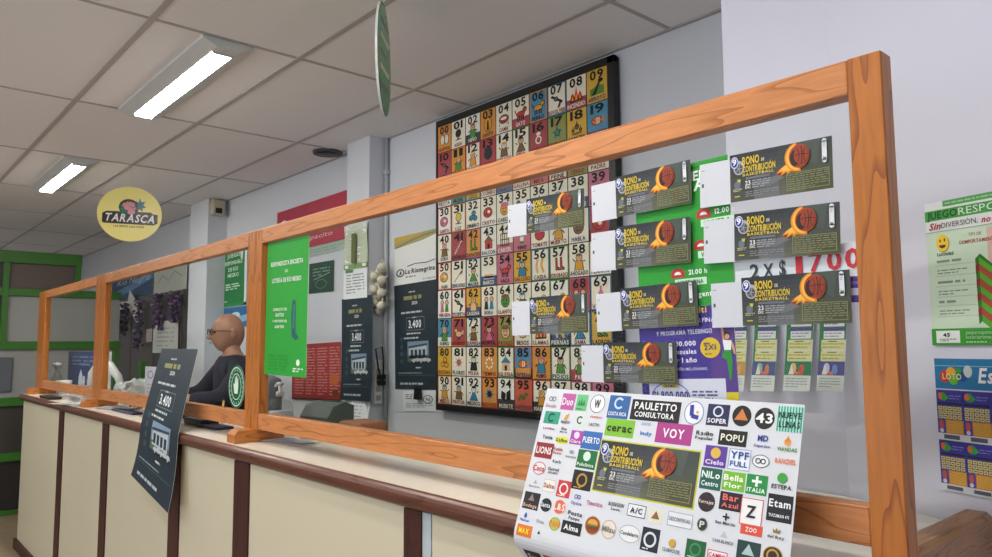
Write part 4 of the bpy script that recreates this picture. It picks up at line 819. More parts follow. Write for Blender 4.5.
# garlic braid
gp = on_y(386, 262, Y_WALL-.06); gz1 = gp.z; gz0 = on_y(381, 311, Y_WALL-.06).z
t = thing('garlic_braid', 'braid of pale garlic bulbs hanging by the conduit pipe', 'garlic braid', (on_y(382, 290, Y_WALL-.06).x, Y_WALL-.065, gz1))
GARL = mat('garlic_skin', 'C8C2B0', .6, var=.12, bscale=30)
tube('braid_stem', [(.02, 0, .02), (.01, -.01, -.06), (-.01, -.01, -.16), (0, 0, gz0-gz1)], [.008, .014, .016, .006], mat('dry_stem', 'A89A78', .8), t)
rg = random.Random(3)
for i in range(11):
    a = i*2.1; z = (gz0-gz1)*(.12+.86*i/10)
    bm = bmesh.new(); add_lathe(bm, [(.003, .045), (.006, .028), (.022, .018), (.03, 0), (.024, -.02), (.004, -.026)], (0, 0, 0), 10)
    b = bm_obj('garlic_bulb', bm, GARL, t, (.034*math.cos(a), -.02+.018*math.sin(a), z), True); b.rotation_euler = (rg.uniform(-.8, .8), rg.uniform(-.8, .8), 0)
# wheat ears in a plastic bag on the column
yb = 2.262
cw, W, H, r = quad_place([(344, 226), (367.5, 222), (367, 268), (344.5, 269)], yb)
t = thing('wheat_bouquet', 'green wheat ears in a clear plastic sleeve taped to the wall column', 'wheat ears', cw)
P = Print(24, 46, 'B9C2AC', 4, 8); P.rect(0, 0, 24, 5, '7A9A60', 1); P.rect(0, 40, 24, 46, 'C8CEC8', 1); P.lines(3, 8, 21, 38, 9, 'A8B49A', .35, 1, 6)
P.build('sleeve', W, H, PRINT, t, lambda u, v, off: (W*(u-.5), -off-.004*math.sin(u*9+v*7), H*(v-.5)))
WH = mat('wheat_ear', '6A7048', .8); 
for dx in (-.012, .012):
    bm = bmesh.new(); add_tube(bm, [(dx, -.012, -H*.42), (dx, -.012, H*.3)], .0022, 5)
    for i in range(14):
        for sd in (-1, 1): add_ball(bm, (dx+sd*.007, -.013, -H*.34+i*H*.045), .0075, 6, (.8, .6, 1.5))
    bm_obj('wheat_ear', bm, WH, t)
P = Print(24, 32, 'E0E2E4'); P.rect(2, 28, 10, 31, '4A8A5A', 1); P.lines(3, 5, 21, 27, 7, '8A9096', .4, 1, 8)
sheet(P, 'handwritten_note', [(343.5, 270), (367.5, 267), (367, 297), (343.5, 300)], 2.2675, 'white handwritten note on the column just under the wheat ears', 'paper')
P = Print(24, 42, 'DEE0E2', 6, 10); P.lines(4, 33, 20, 38, 2, 'A0A6AC', .5, 1, 8); P.lines(5, 8, 19, 28, 7, 'B0B6BC', .4, 1, 9)
c, W, H, r = quad_place([(339, 382), (364, 381), (362, 430), (343, 431)], 2.24)
o = P.build('paper_sheet', W, H, PRINT, None, lambda u, v, off: (W*(u-.5), -off+.12*(u-.5)**2+.06*v*v, H*(v-.5))); put(o, c); tag(o, 'curling white printed sheet standing below the dark poster on the column', 'paper')
# power strip
q0, q1 = on_x(377.5, 360, pr+.02), on_x(377, 404, pr+.02); c = (q0+q1)/2; H = (q0-q1).length; W = .055
t = thing('power_strip', 'white power strip with black plugs mounted upright on the side of the column', 'power strip', (pr+.0185, c.y, c.z), math.pi/2)
box('strip_body', (-W/2, -.015, -H/2), (W/2, .018, H/2), WHITEP, t, .006)
for i in range(4): box('socket', (-W*.3, -.0175, -H*.42+i*H*.2), (W*.3, -.0145, -H*.42+i*H*.2+H*.12), mat('socket_grey', '9A9C9E'), t)
for dz in (.12, -.02): pg2 = box('plug', (-.015, -.05, dz*H-.015), (.03, -.015, dz*H+.015), BLACK, t, .006)
sub(tube('plug_cable', [(.0, -.045, .12*H), (-.03, -.06, .3*H), (-.03, -.03, .75*H), (.02, -.02, .8*H), (.03, -.02, .45*H), (.01, -.045, -.02*H)], .005, BLACK, t, 6), pg2)
# red sign, pale strip, green card, price list
P = Print(70, 52, 'A82440'); P.poly([(0, 0), (70, 0), (70, 52), (40, 52)], 'B02844', 1); P.ring(8, 34, 4, 6, 1.2, 'E4C8CC', 2); P.poly([(4, 30), (12, 30), (8, 40)], 'E4C8CC', 2); P.text('Despacito', 40, 8, 5, 'E8C8CC', 34, False, .2); P.ell(12, 6, 4, 4, 'D8A8B0', 2)
sheet(P, 'red_sign', [(277, 213), (347, 190), (347, 238), (277, 255)], Y_WALL-.01, 'red sign on the back wall rising above the wooden top rail', 'sign')
P = Print(70, 14, 'A8B8AC'); P.lines(4, 3, 66, 11, 2, '8AA096', .5, 1, 3)
sheet(P, 'pale_strip', [(300, 250), (347, 239), (347, 248), (300, 259)], Y_WALL-.006, 'pale grey-green paper strip under the red sign', 'paper')
P = Print(26, 32, '1C4436'); P.lines(4, 17, 22, 27, 3, '6A8A7A', .5, 1, 3); P.ring(13, 9, 6, 5, .8, '5A7A6A', 2); P.line(5, 14, 22, 20, .8, '8AA898', 2)
sheet(P, 'green_card', [(309, 264), (334, 260), (334, 291), (309, 294)], Y_WALL-.005, 'dark green card on the back wall right of the bright green survey poster', 'card')
P = Print(48, 60, 'A83A3A'); 
for q in range(4): P.lines(3+q*11.5, 5, 12.5+q*11.5, 56, 17, 'D08A86', .4, 1, q)
P.ell(42, 22, 4, 6, 'C86A3A', 2); P.ell(43, 8, 3, 4, '7A4A2A', 2); P.rect(0, 0, 48, 1.5, '4A3434', 2)
sheet(P, 'price_list', [(291, 345), (341, 342), (341, 401), (293, 399)], Y_WALL-.008, 'red printed price list on the back wall behind the right pane', 'poster')
# wall sensor
c = on_x(217.5, 208, qr+.03)
t = thing('wall_sensor', 'small cream motion sensor high on the side of the far column', 'sensor', (qr, c.y, c.z), math.pi/2)
box('sensor_body', (-.05, -.07, -.065), (.05, 0, .065), mat('cream_plastic', 'B8AE98', .5), t, .008); box('sensor_lens', (-.03, -.075, -.05), (.025, -.06, -.005), BLACK, t, .004)
#=================================================================== FAR LEFT OF THE STAFF SIDE
c, W, H, r = quad_place([(112, 274), (153, 263), (153, 296), (112, 300)], Y_WALL-.03)
P = Print(41, 30, '2A4A70'); P.poly([(0, 8), (20, 14), (41, 24), (41, 16), (20, 7), (0, 2)], '5A86B0', 1); P.text('Río Negro', 22, 15, 6, 'B8C8DC', 32, False, .25); P.lines(4, 23, 34, 27, 1, '8AA4C0', .5, 2, 3)
o = P.build('blue_banner', W, H); put(o, c, 0); tag(o, 'blue banner with white script on the back wall, far left', 'banner')
P = Print(34, 26, 'B9BCB0'); P.path([(4, 8), (10, 14), (16, 9), (22, 16), (30, 11)], .8, '8A8E84', 1); P.lines(5, 17, 28, 22, 2, '9A9E94', .4, 1, 3)
sheet(P, 'pale_poster', [(154, 264), (187, 254), (187, 291), (154, 293)], Y_WALL-.03, 'pale faded poster right of the blue banner', 'poster')
x0, x1 = on_y(117, 330, 2.38).x, on_y(187, 330, 2.38).x; zt = on_y(150, 296, 2.38).z
db = thing('dark_cupboard', 'dark brown cupboard front covering the back wall left of the far column', 'cupboard', ((x0+x1)/2, 2.36, 0))
hw = (x1-x0)/2; BRN = mat('dark_brown_panel', '4A4440', .5, var=.1, bscale=5)
box('cupboard_body', (-hw, -.02, 0), (hw, .039, zt), BRN, db)
for q in range(3): box('cupboard_door', (-hw+q*2*hw/3+.01, -.035, .05), (-hw+(q+1)*2*hw/3-.01, -.02, zt-.05), BRN, db, .004, 1)
for q, (u0, u1, va, vb) in enumerate(((118, 127, 302, 314), (127, 142, 300, 317), (153, 178, 321, 353), (146, 152, 329, 342))):
    P = Print(20, 24, 'D4D4D0' if q < 3 else 'B8A8A0'); P.lines(3, 4, 17, 20, 5, 'B0B2B0', .35, 1, q+2) if q > 1 else None
    o = sheet(P, 'pinned_paper', [(u0, va+1), (u1, va-1), (u1, vb), (u0, vb)], 2.31, ['narrow white paper pinned beneath the blue banner', 'tilted white paper pinned right of the narrow one under the blue banner', 'large white printed sheet on the dark cupboard', 'small framed note left of the large white sheet on the cupboard'][q], 'paper')
    if q == 1: o.rotation_euler.y = .5
# purple garlands
rg = random.Random(11); FL = [mat('blossom_purple', '5A3E66', .8), mat('blossom_pale', '8A7094', .8)]; LEAF = mat('leaf_dark', '2E3A34', .8)
def garland(u, v0, v1, wpx, lab):
    a = on_y(u, v0, 2.27); b = on_y(u, v1, 2.27); L = a.z-b.z; wd = wpx/F_PX*6.0
    t = thing('flower_garland', lab, 'garland', a, 0, 'purple flower garlands')
    tube('stem', [(0, 0, 0), (.01, 0, -L*.5), (0, 0, -L)], .006, LEAF, t, 5)
    for k in range(2):
        bm = bmesh.new()
        for i in range(70 if k == 0 else 40):
            z = -rg.random()*L; ww = wd*(1-.6*(-z/L)); c = Vector((rg.gauss(0, .4)*ww, rg.uniform(-.05, .03), z)); rr = rg.uniform(.012, .024)
            for q in range(3):
                n = Vector((rg.uniform(-1, 1), rg.uniform(-1, .2), rg.uniform(-1, 1))).normalized(); o_ = n.orthogonal().normalized()*rr; p_ = n.cross(o_)
                bm.faces.new([bm.verts.new(c+o_*math.cos(s)+p_*math.sin(s)*.7+n*.004*math.cos(2*s)) for s in (0, 1.05, 2.1, 3.14, 4.2, 5.24)])
        o = bm_obj('blossoms', bm, FL[k], t); o['kind'] = 'stuff'
    bm = bmesh.new()
    for i in range(26):
        c = Vector((rg.gauss(0, .35)*wd, rg.uniform(-.03, .03), -rg.random()*L*.8)); d = Vector((rg.uniform(-1, 1), rg.uniform(-.5, .2), rg.uniform(-1, .2))).normalized()*.05; q = d.orthogonal().normalized()*.014
        bm.faces.new([bm.verts.new(p) for p in (c, c+d*.5+q, c+d, c+d*.5-q)])
    o = bm_obj('leaves', bm, LEAF, t); o['kind'] = 'stuff'
garland(126, 303, 335, 10, 'purple garland farthest left, by the white pinned papers')
garland(140, 300, 350, 14, 'purple garland hanging between the white papers and the large sheet')
garland(160, 294, 330, 16, 'purple garland over the top of the large white sheet')
garland(176, 292, 322, 12, 'purple garland next to the far white column')
# green post standing at the cupboard
pg_ = on_y(142.5, 380, 2.2); box_ = box('green_post', (pg_.x-.06, 2.17, 0), (pg_.x+.06, 2.23, CAMZ-.13), GREENF); tag(box_, 'short green post standing in front of the dark cupboard', 'post')
# green framed partition
PX = -8.1; yA, yB_ = .25, on_x(119, 330, PX).y; yC = on_x(81, 270, PX).y
def pz(v): return on_x(30, v, PX).z
gt = thing('green_partition', 'green metal framed partition with grey and dark panels at the far end', 'partition', (PX, (yA+yB_)/2, 0)); o_y = (yA+yB_)/2
bars = [(252, 264), (289, 296.5), (341.5, 349.5), (396.5, 405), (451, 459), (507, 515)]
for i, (a, b) in enumerate(bars):
    e_ = yC if i == 0 else yB_
    box('green_bar', (-.02, yA-o_y, max(.0, pz(b))), (.04, e_-o_y, pz(a)), GREENF, gt, .003, 1)
pc = ['5E504A', '9C9C98', '969692', '3A3632', '2A2422', '1E1A18']
for i in range(6):
    zt_ = pz(bars[i][1]); zb_ = pz(bars[i+1][0]) if i < 5 else 0
    e_ = yC if i == 0 else yB_
    if zt_ > zb_+.01: box('panel', (-.01, yA-o_y, zb_), (.005, e_-o_y, zt_), mat('panel_%d' % i, pc[i], .5), gt)
for yy, a, b in ((yC-.03, 252, 296), (on_x(4, 310, PX).y, 264, 345), (yB_-.03, 341, 515)):
    box('green_upright', (-.018, yy-o_y-.025, max(0, pz(b))), (.042, yy-o_y+.025, pz(a)), GREENF, gt, .003, 1)
y0_ = on_x(4, 310, PX).y
box('dark_panel', (.004, yA-o_y, pz(341)), (.012, y0_-o_y, pz(264)), BLACK, gt)
bm = bmesh.new(); add_box(bm, (.006, on_x(-6, 370, PX).y-o_y, pz(391)), (.03, on_x(12, 370, PX).y-o_y, pz(357)), .009, 3); bm_obj('dark_plate', bm, mat('dark_plate', '5A5E64', .5), gt)
#=================================================================== RIGHT WALL POSTERS
def slant_put(P, name, px, label, cat):
    """sheet on the slanting wall: hit its plane with four viewing rays"""
    n = Vector((-math.sin(a1), -math.cos(a1), 0)); p0 = Vector((-.763, 1.755, 0))+n*.004; p0.z = 0
    R_ = []
    for u, v in px:
        d = ray(u, v); R_.append(CP+d*((p0-CP).dot(n)/d.dot(n)))
    c = sum(R_, Vector())/4; W = ((R_[1]-R_[0]).length+(R_[2]-R_[3]).length)/2; H = ((R_[0]-R_[3]).length+(R_[1]-R_[2]).length)/2
    o = P.build(name, W, H); o.location = c; o.rotation_euler = (0, 0, -a1); return tag(o, label, cat)
P = Print(100, 96, 'C9DCC6')
P.rect(0, 76, 100, 96, 'E4E8E8', 1); P.rect(16, 92, 100, 96, '5AA85A', 2); P.lines(18, 93, 98, 95, 1, 'A0CCA0', .5, 3, 3)
P.rect(0, 83.5, 100, 90.5, '4CA04C', 2); P.text('JUEGO', 2, 84.8, 4.6, '1A5A28', 26, lay=4, al='l'); P.text('RESPONSABLE', 29, 84.8, 4.6, 'DDEEDD', 68, False, lay=4, al='l')
P.text('Sin', 3, 77.5, 4.4, 'B83A4A', 10, True, .35, 4, 'l'); P.text('DIVERSIÓN,', 14, 77.9, 3.4, '4A5A4E', 30, False, 0, 4, 'l'); P.text('no es juego', 47, 77.5, 3.8, 'B83A4A', 34, True, .3, 4, 'l')
P.rect(0, 75.6, 100, 76, '8AA088', 3)
P.ell(14.4, 67.4, 5.4, 5.6, 'B8902A', 2, 22); P.ell(14, 68, 5.4, 5.6, 'EBC83A', 3, 22); P.ell(12.2, 69.4, .7, 1.2, '6A4A1A', 4, 10); P.ell(16, 69.8, .7, 1.2, '6A4A1A', 4, 10); P.ell(14, 66.6, 3, 2.2, '6A3A1A', 4, 14, math.pi, 2*math.pi)
P.text('RAZONABLE', 16, 59.4, 1.9, '2E4A34', 14); P.text('TIPS DE', 41, 70, 2, 'A85A50', 10, False); P.text('COMPORTAMIENTO', 43, 65.5, 2.2, 'A85A50', 30)
P.rect(50, 48, 62, 74, 'D8B8AC', 1)
for i, y in enumerate((56, 49, 42, 35, 29, 22)): P.lines(8, y-2.2, 34, y+1.6, 2 if i % 2 else 1, '8A9C8C', .4, 2, i); P.rect(6, y-3.2, 40, y-2.9, 'A8BCA8', 2)
for i in range(9):
    y = 55-i*4.6; col = ('5AA832', 'A84A3A')[i % 2]; dk = ('2E7A2A', '8A2E2E')[i % 2]
    P.poly([(40, y), (44, y+3), (54, y-5), (54, y-10), (44, y-2), (40, y-5)], dk, 2+i % 2); P.poly([(43, y+1), (54, y-7), (65, y+1), (65, y-3.4), (54, y-11.4), (43, y-3.4)], col, 4+i % 2)
P.rect(0, 0, 100, 11, '3E9A36', 3); P.rect(4, 1.6, 24, 9.6, 'E8ECE8', 4); P.text('45', 13, 5.6, 2.4, '2A3A2E', 6, lay=6); P.lines(7, 2.4, 21, 4.6, 2, '6A7A6E', .5, 5, 3)
P.text('juegoresponsable@', 29, 7.2, 2.2, 'BCDCB8', 30, False, 0, 5, 'l'); P.text('loteriarionegro', 29, 4.2, 2.2, 'BCDCB8', 26, False, 0, 5, 'l'); P.lines(29, 1.4, 56, 2.8, 1, 'BCDCB8', .5, 5, 4)
slant_put(P, 'responsible_gaming_poster', [(925, 208), (1060, 174), (1060, 347), (932.5, 343.5)], 'pale green JUEGO RESPONSABLE poster with a smiley on the right wall', 'poster')
P = Print(100, 96, '2E4A9A')
P.rect(0, 74, 100, 96, '2A78A8', 1); P.rect(0, 90.5, 100, 91, '8AC0D8', 2)
for i, (col, cx, cy, r) in enumerate((('C8402E', 10, 83, 5.4), ('E0A030', 16, 86, 4.6), ('3E9A4A', 22, 85, 5.2), ('6ABA3E', 18, 81, 4.6), ('2A5AA8', 27, 83, 4.4))): P.ell(cx, cy, r, r*.85, col, 2+i % 2, 14)
P.ell(32, 87, 4, 4.4, 'C8CCC8', 4, 14); P.text('LOTO', 17, 81, 4, 'E8E0A0', 18, lay=6)
P.text('Estrella', 41, 79.4, 10, 'EFEFF4', 50, True, .2, 5, 'l')
def lotto_block(x, y, w, h):
    P.rect(x, y, x+w, y+h, '5A4AA0', 2); P.rect(x, y+h*.64, x+w, y+h, '403A94', 3)
    P.ell(x+w*.22, y+h*.85, w*.16, h*.1, '3E9A4A', 4, 12); P.ell(x+w*.14, y+h*.86, w*.09, h*.08, 'D86A30', 5, 10); P.poly([(x+w*.3, y+h*.94), (x+w*.3, y+h*.74), (x+w*.5, y+h*.82)], '3E9A4A', 5)
    P.lines(x+w*.5, y+h*.78, x+w*.95, y+h*.9, 2, '7A78C8', .4, 4, 5); P.rect(x+w*.02, y+h*.66, x+w*.98, y+h*.71, '2A2A4A', 4)
    P.rect(x+w*.3, y, x+w, y+h*.32, 'D88A38', 3)
    for r in range(3):
        for c in range(5): P.frame(x+w*(.04+c*.19), y+h*(.34+r*.1), x+w*(.2+c*.19), y+h*(.42+r*.1), w*.035, 'D8CC6A', 5)
    for r in range(4):
        for c in range(5): P.frame(x+w*(.34+c*.13), y+h*(.03+r*.07), x+w*(.45+c*.13), y+h*(.085+r*.07), w*.02, 'E0C05A', 5)
    P.ell(x+w*.14, y+h*.2, w*.09, h*.1, 'C85A4A', 4, 12); P.ell(x+w*.14, y+h*.06, w*.08, h*.05, 'D8D4E8', 5, 12)
for r in range(2):
    P.rect(0, (36.5, 0)[r], 100, (41.5, 5)[r], 'D8DAE2', 3)
    for c in range(4):
        lotto_block(1+c*25, (41.5, 5)[r], 24, 31.5); P.rect(6+c*25, (37.6, 1.4)[r], 21+c*25, (40.6, 4)[r], '5A6068', 5)
P.rect(0, 73, 100, 74, 'C8CCE0', 3)
slant_put(P, 'lotto_sheet', [(934, 358.5), (1050, 360), (1060, 511), (942, 490)], 'blue and orange lotto card sheet headed Estrella on the right wall below the green poster', 'poster')
#=================================================================== THINGS ON THE WORKTOP, CUSTOMERS' SIDE
def flat(P, name, px, label, cat, dz=.0015, group=None):
    Q = [on_z(u, v, Z_TOP+dz) for u, v in px]; c = sum(Q, Vector())/4
    ex_ = ((Q[1]-Q[0])+(Q[2]-Q[3]))/2; W = ex_.length; ey_ = ((Q[0]-Q[3])+(Q[1]-Q[2]))/2; xh = ex_.normalized(); H = abs((ey_-xh*ey_.dot(xh)).length)
    o = P.build(name, W, H); o.location = c; o.rotation_euler = (-math.pi/2, 0, math.atan2(xh.y, xh.x)); return tag(o, label, cat, group)
def paper_pile(u, v, rz, n, w, h, label, col='D6D8DA', seed=1, cat='papers'):
    c = on_z(u, v, Z_TOP); t = thing('paper_pile', label, cat, (c.x, c.y, Z_TOP+.001)); r = random.Random(seed)
    for i in range(n):
        P = Print(30, 21, col); P.lines(3, 3, 27, 18, 6, 'A4A8B0', .4, 1, i); P.rect(2, 17, 10, 20, r.choice(['5A6AA0', '8A8E98', 'B8606A']), 1)
        o = P.build('paper', w, h, PRINT, t); o.location = (r.uniform(-.03, .03), r.uniform(-.015, .015), .002+i*.003); o.rotation_euler = (-math.pi/2, 0, rz+r.uniform(-.25, .25))
    return t
paper_pile(74, 405, .3, 4, .26, .11, 'white papers on the worktop between the two far left posts')
t = paper_pile(118, 409, .2, 4, .30, .10, 'white leaflets on the worktop below the far middle pane', seed=5)
c = on_z(128, 412.5, Z_TOP); tag(box('navy_folder', (c.x-.2, c.y-.035, Z_TOP+.001), (c.x+.2, c.y+.02, Z_TOP+.012), mat('navy_card', '2A2E4E', .5), None, .003), 'thin navy folder lying in front of the white leaflets', 'folder')
c = on_z(52, 398.5, Z_TOP); tag(box('black_pad', (c.x-.16, c.y-.05, Z_TOP+.001), (c.x+.16, c.y+.03, Z_TOP+.018), BLACK, None, .004), 'black pad at the far left end of the worktop', 'pad')
c = on_z(217, 428, Z_TOP); tag(box('navy_booklet', (c.x-.12, c.y-.045, Z_TOP+.001), (c.x+.1, c.y+.035, Z_TOP+.012), mat('navy_card', '2A2E4E'), None, .003), 'small navy booklet on the worktop beside the wooden foot of the middle post', 'booklet')
c = on_z(200, 425, Z_TOP); tag(box('black_tray', (c.x-.13, c.y-.03, Z_TOP+.001), (c.x+.1, c.y+.05, Z_TOP+.03), BLACK, None, .006), 'flat black tray on the worktop behind the folded dark poster', 'tray')
paper_pile(292, 443, .1, 3, .2, .08, 'small printed leaflets on the worktop right of the wooden foot', 'C4C4C8', 9)
c = on_z(815, 556, Z_TOP); P = Print(30, 20, '80828A'); 
tag(box('grey_folder', (c.x-.05, Y_NOSE+.025, Z_TOP+.001), (c.x+.12, 1.145, Z_TOP+.006), mat('grey_card', '7A7C84', .5), None, .001), 'grey folder on the worktop at the right edge of the sponsor sheet', 'folder')
# peg with a black tip on the wooden end edge
c = on_z(989, 504, Z_TOP+.037); t = thing('wooden_peg', 'short pale wooden peg with a black tip on the right end edge of the counter', 'peg', (min(c.x, CR+.005), c.y, Z_TOP+.0385), .9)
tube('peg_body', [(-.012, 0, 0), (.034, 0, 0)], [.0075, .008], mat('pale_wood', 'C8AE80', .6), t, 10); tube('peg_tip', [(-.02, 0, 0), (-.0125, 0, 0)], [.004, .0078], BLACK, t, 10)
#=================================================================== STAFF SIDE, BEHIND THE GLASS
def at_top(u, y):
    """point of the worktop under pixel column u at depth y"""
    d = ray(u, 400); return Vector((d.x*y/d.y, y, Z_TOP))
# hand sanitiser
p = at_top(280, 1.335); t = thing('sanitiser_bottle', 'clear pump bottle of hand sanitiser behind the right pane, beside the post', 'bottle', p)
lathe('bottle_body', [(.046, 0), (.055, .008), (.055, .10), (.045, .128), (.016, .138), (.014, .15)], (0, 0, .001), CLEARP, t); lathe('bottle_label', [(.0556, .03), (.0556, .09)], (0, 0, .001), mat('label_white', 'C8CCCC', .5), t)
pc_ = lathe('pump_collar', [(.017, .15), (.017, .168), (.008, .17), (.007, .195)], (0, 0, .001), WHITEP, t, 14)
sub(tube('pump_nozzle', [(.012, 0, .2), (-.02, 0, .2), (-.045, 0, .19)], [.01, .008, .005], WHITEP, t), pc_)
# tall operator's chair
p = on_y(272, 400, 1.58); t = thing('office_chair', 'dark grey padded office chair back behind the sanitiser bottle', 'chair', (p.x, 1.58, 0), math.pi-.35)
CH = mat('chair_fabric', '4E5256', .9, bump=.1, bscale=200)
ztop = on_y(272, 376, 1.58).z
box('backrest', (-.2, -.03, ztop-.42), (.17, .03, ztop), CH, t, .028, 4); box('seat', (-.22, -.42, ztop-.58), (.22, .02, ztop-.5), CH, t, .03, 3)
tube('gas_column', [(0, -.2, .1), (0, -.2, ztop-.58)], .03, BLACK, t); tube('back_support', [(0, -.1, ztop-.55), (0, .05, ztop-.5), (0, .035, ztop-.25)], .018, BLACK, t)
for i in range(5):
    a = i*2*math.pi/5; bl_ = tube('base_leg', [(0, -.2, .1), (.27*math.cos(a), -.2+.27*math.sin(a), .05)], [.025, .016], BLACK, t); o = lathe('castor', [(.01, 0), (.025, .005), (.025, .045), (.01, .05)], (.27*math.cos(a), -.2+.27*math.sin(a), .0), BLACK, t, 10); sub(o, bl_)
# receipt printer
p = at_top(327, 1.41); t = thing('receipt_printer', 'dark grey-green receipt printer on the staff side under the red price list', 'printer', p, .15)
GP = mat('printer_case', '4A564E', .45)
prism('printer_case', [(-.062, 0), (.062, 0), (.062, .125), (.02, .14), (-.035, .125), (-.062, .085)], -.085, .085, 'x', GP, t); box('paper_slot', (-.06, .015, .133), (.06, .03, .141), BLACK, t); box('front_strip', (-.08, -.066, .03), (.08, -.061, .05), DGREY, t)
p = at_top(362, 1.41); tag(box('brown_box', (p.x-.07, 1.352, Z_TOP+.001), (p.x+.08, 1.47, Z_TOP+.085), mat('brown_card', '8A5A3A', .6), None, .012), 'low brown box on the staff side right of the printer', 'box')
# far left: spray bottle, blue board, white dispenser
p = at_top(56, 1.30); t = thing('spray_bottle', 'clear trigger spray bottle behind the farthest left pane', 'bottle', p)
lathe('bottle_body', [(.04, 0), (.045, .01), (.045, .1), (.018, .16), (.016, .18)], (0, 0, .001), CLEARP, t); lathe('trigger_head', [(.018, .18), (.018, .2), (.03, .205), (.03, .23), (.01, .235)], (0, 0, .001), WHITEP, t, 12); tube('nozzle', [(0, 0, .218), (-.05, .01, .218)], .008, WHITEP, t)
p = Vector((-6.56, 1.31, Z_TOP)); t = thing('white_cup', 'low white cup at the left end behind the farthest pane', 'cup', p); lathe('cup_body', [(.04, 0), (.055, .05), (.057, .1), (.052, .1), (.048, .05), (.02, .01)], (0, 0, .001), WHITEP, t)
c0 = on_y(80, 368, 1.6); P = Print(30, 34, '26386E'); P.lines(3, 22, 27, 31, 3, '6A7AA8', .45, 1, 3); P.poly([(9, 4), (13, 4), (12.5, 14), (11, 20), (9.5, 14)], 'C8D0E0', 2); P.text('Leo', 20, 6, 8, 'D8DCE8', 14); P.lines(3, 1, 27, 3, 1, '8A9AC0', .5, 1, 4)
c, W, H, r = quad_place([(68, 353), (108, 350), (108, 386), (68, 384)], 1.40)
H2 = c.z+H/2-Z_TOP-.002; o = P.build('blue_display_board', W, H2, GLOSSP, None, None, .0005, .02); o.location = (c.x, 1.40, Z_TOP+.001+H2/2); tag(o, 'navy blue standing display board with white print behind the far left panes', 'board')
p = at_top(108, 1.33); t = thing('tape_dispenser', 'curved white dispenser arch behind the left post of the middle pane', 'dispenser', p, .4)
tube('arch', [(-.16, 0, .001+.03), (-.15, 0, .18), (-.1, 0, .245), (0, 0, .235), (.09, 0, .16), (.12, 0, .1)], [.035, .035, .03, .03, .025, .02], WHITEP, t, 12)
box('arch_base', (-.2, -.06, 0), (.14, .06, .03), WHITEP, t, .01); tube('roll', [(.13, -.03, .08), (.13, .03, .08)], .045, mat('tape_clear', 'B4BCBC', .3), t, 16)
p = at_top(137, 1.41); t = thing('tissue_sheets', 'crumpled translucent wrapping beside the white dispenser', 'wrapping', p)
bm = bmesh.new(); rr_ = bmesh.ops.create_icosphere(bm, subdivisions=3, radius=.09); rg = random.Random(5)
for v in bm.verts: v.co *= 1+rg.uniform(-.22, .22); v.co.x *= 1.6; v.co.z = max(.0, v.co.z*.9+.07)
bm_obj('wrapping', bm, mat('wrap_white', 'B0B4B2', .4), t)
c, W, H, r = quad_place([(144, 358), (162, 356), (162, 390), (146, 390)], 1.38); P = Print(18, 30, 'CCCCD4'); P.ring(6, 24, 3, 3, .7, '5A6A9A', 1); P.lines(3, 4, 15, 18, 5, 'A8AAB4', .4, 1, 3)
H2 = H+.04; o = P.build('standing_sheet', W, H2); o.location = (c.x, 1.38, Z_TOP+.002+H2/2); tag(o, 'white sheet standing upright left of the folded dark poster, behind the glass', 'paper')
p = at_top(208, 1.375); t = thing('desk_keyboard', 'black keyboard with cables at the seated-side desk in front of the man', 'keyboard', p, .3)
box('keyboard_body', (-.2, -.07, 0), (.2, .07, .02), BLACK, t, .006)
bm = bmesh.new()
for r in range(4):
    for c_ in range(12): add_box(bm, (-.185+c_*.031, -.058+r*.03, .02), (-.16+c_*.031, -.034+r*.03, .027))
bm_obj('keys', bm, DGREY, t)
p = at_top(222, 1.33); t = thing('pen', 'yellow pen in the small stand before the man', 'pen', p)
tube('pen_barrel', [(0, 0, .005), (-.03, .02, .1)], .005, mat('pen_yellow', 'C8A030', .4), t); tube('pen_tip', [(-.03, .02, .1), (-.034, .0225, .112)], [.005, .001], BLACK, t)
#=================================================================== THE MAN BEHIND THE COUNTER
def skin(name, verts, edges, radii, root, m, parent, sub=2):
    me = bpy.data.meshes.new(name); me.from_pydata([Vector(v) for v in verts], edges, []); o = bpy.data.objects.new(name, me); C.objects.link(o)
    o.modifiers.new('s', 'SKIN'); me.skin_vertices.update() if hasattr(me.skin_vertices, 'update') else None
    if not me.skin_vertices:
        bpy.context.view_layer.objects.active = o
    sv = me.skin_vertices[0].data
    for i, r in enumerate(radii): sv[i].radius = r if isinstance(r, tuple) else (r, r)
    for i in range(len(verts)): sv[i].use_root = i == root
    su = o.modifiers.new('u', 'SUBSURF'); su.levels = sub; su.render_levels = sub
    bpy.context.view_layer.update()
    dg = bpy.context.evaluated_depsgraph_get(); nm = bpy.data.meshes.new_from_object(o.evaluated_get(dg)); bpy.data.objects.remove(o)
    for p in nm.polygons: p.use_smooth = True
    nm.materials.clear(); return link(name, nm, m, parent)
hx = on_y(231, 331, 1.81)
man = thing('person', 'bald man in glasses and a dark navy jumper standing behind the middle pane', 'person', (hx.x+.05, 1.81, 0), math.radians(-6))
SKIN = mat('skin', 'A87A62', .55, var=.06, bscale=30); NAVY = mat('navy_jumper', '1E2030', .9, bump=.08, bscale=150); TROU = mat('dark_trousers', '22242A', .9); SHOE = mat('shoe_leather', '1A1614', .5)
HT = CAMZ+.205   # crown height
sh = HT-.31
V = [(0, 0, .92), (0, .0, 1.1), (0, .01, 1.28), (0, .0, sh), (0, -.01, HT-.24), (0, -.03, HT-.15)]
E_ = [(0, 1), (1, 2), (2, 3), (3, 4), (4, 5)]; R = [(.15, .11), (.145, .105), (.15, .11), (.08, .07), (.055, .055), (.055, .055)]
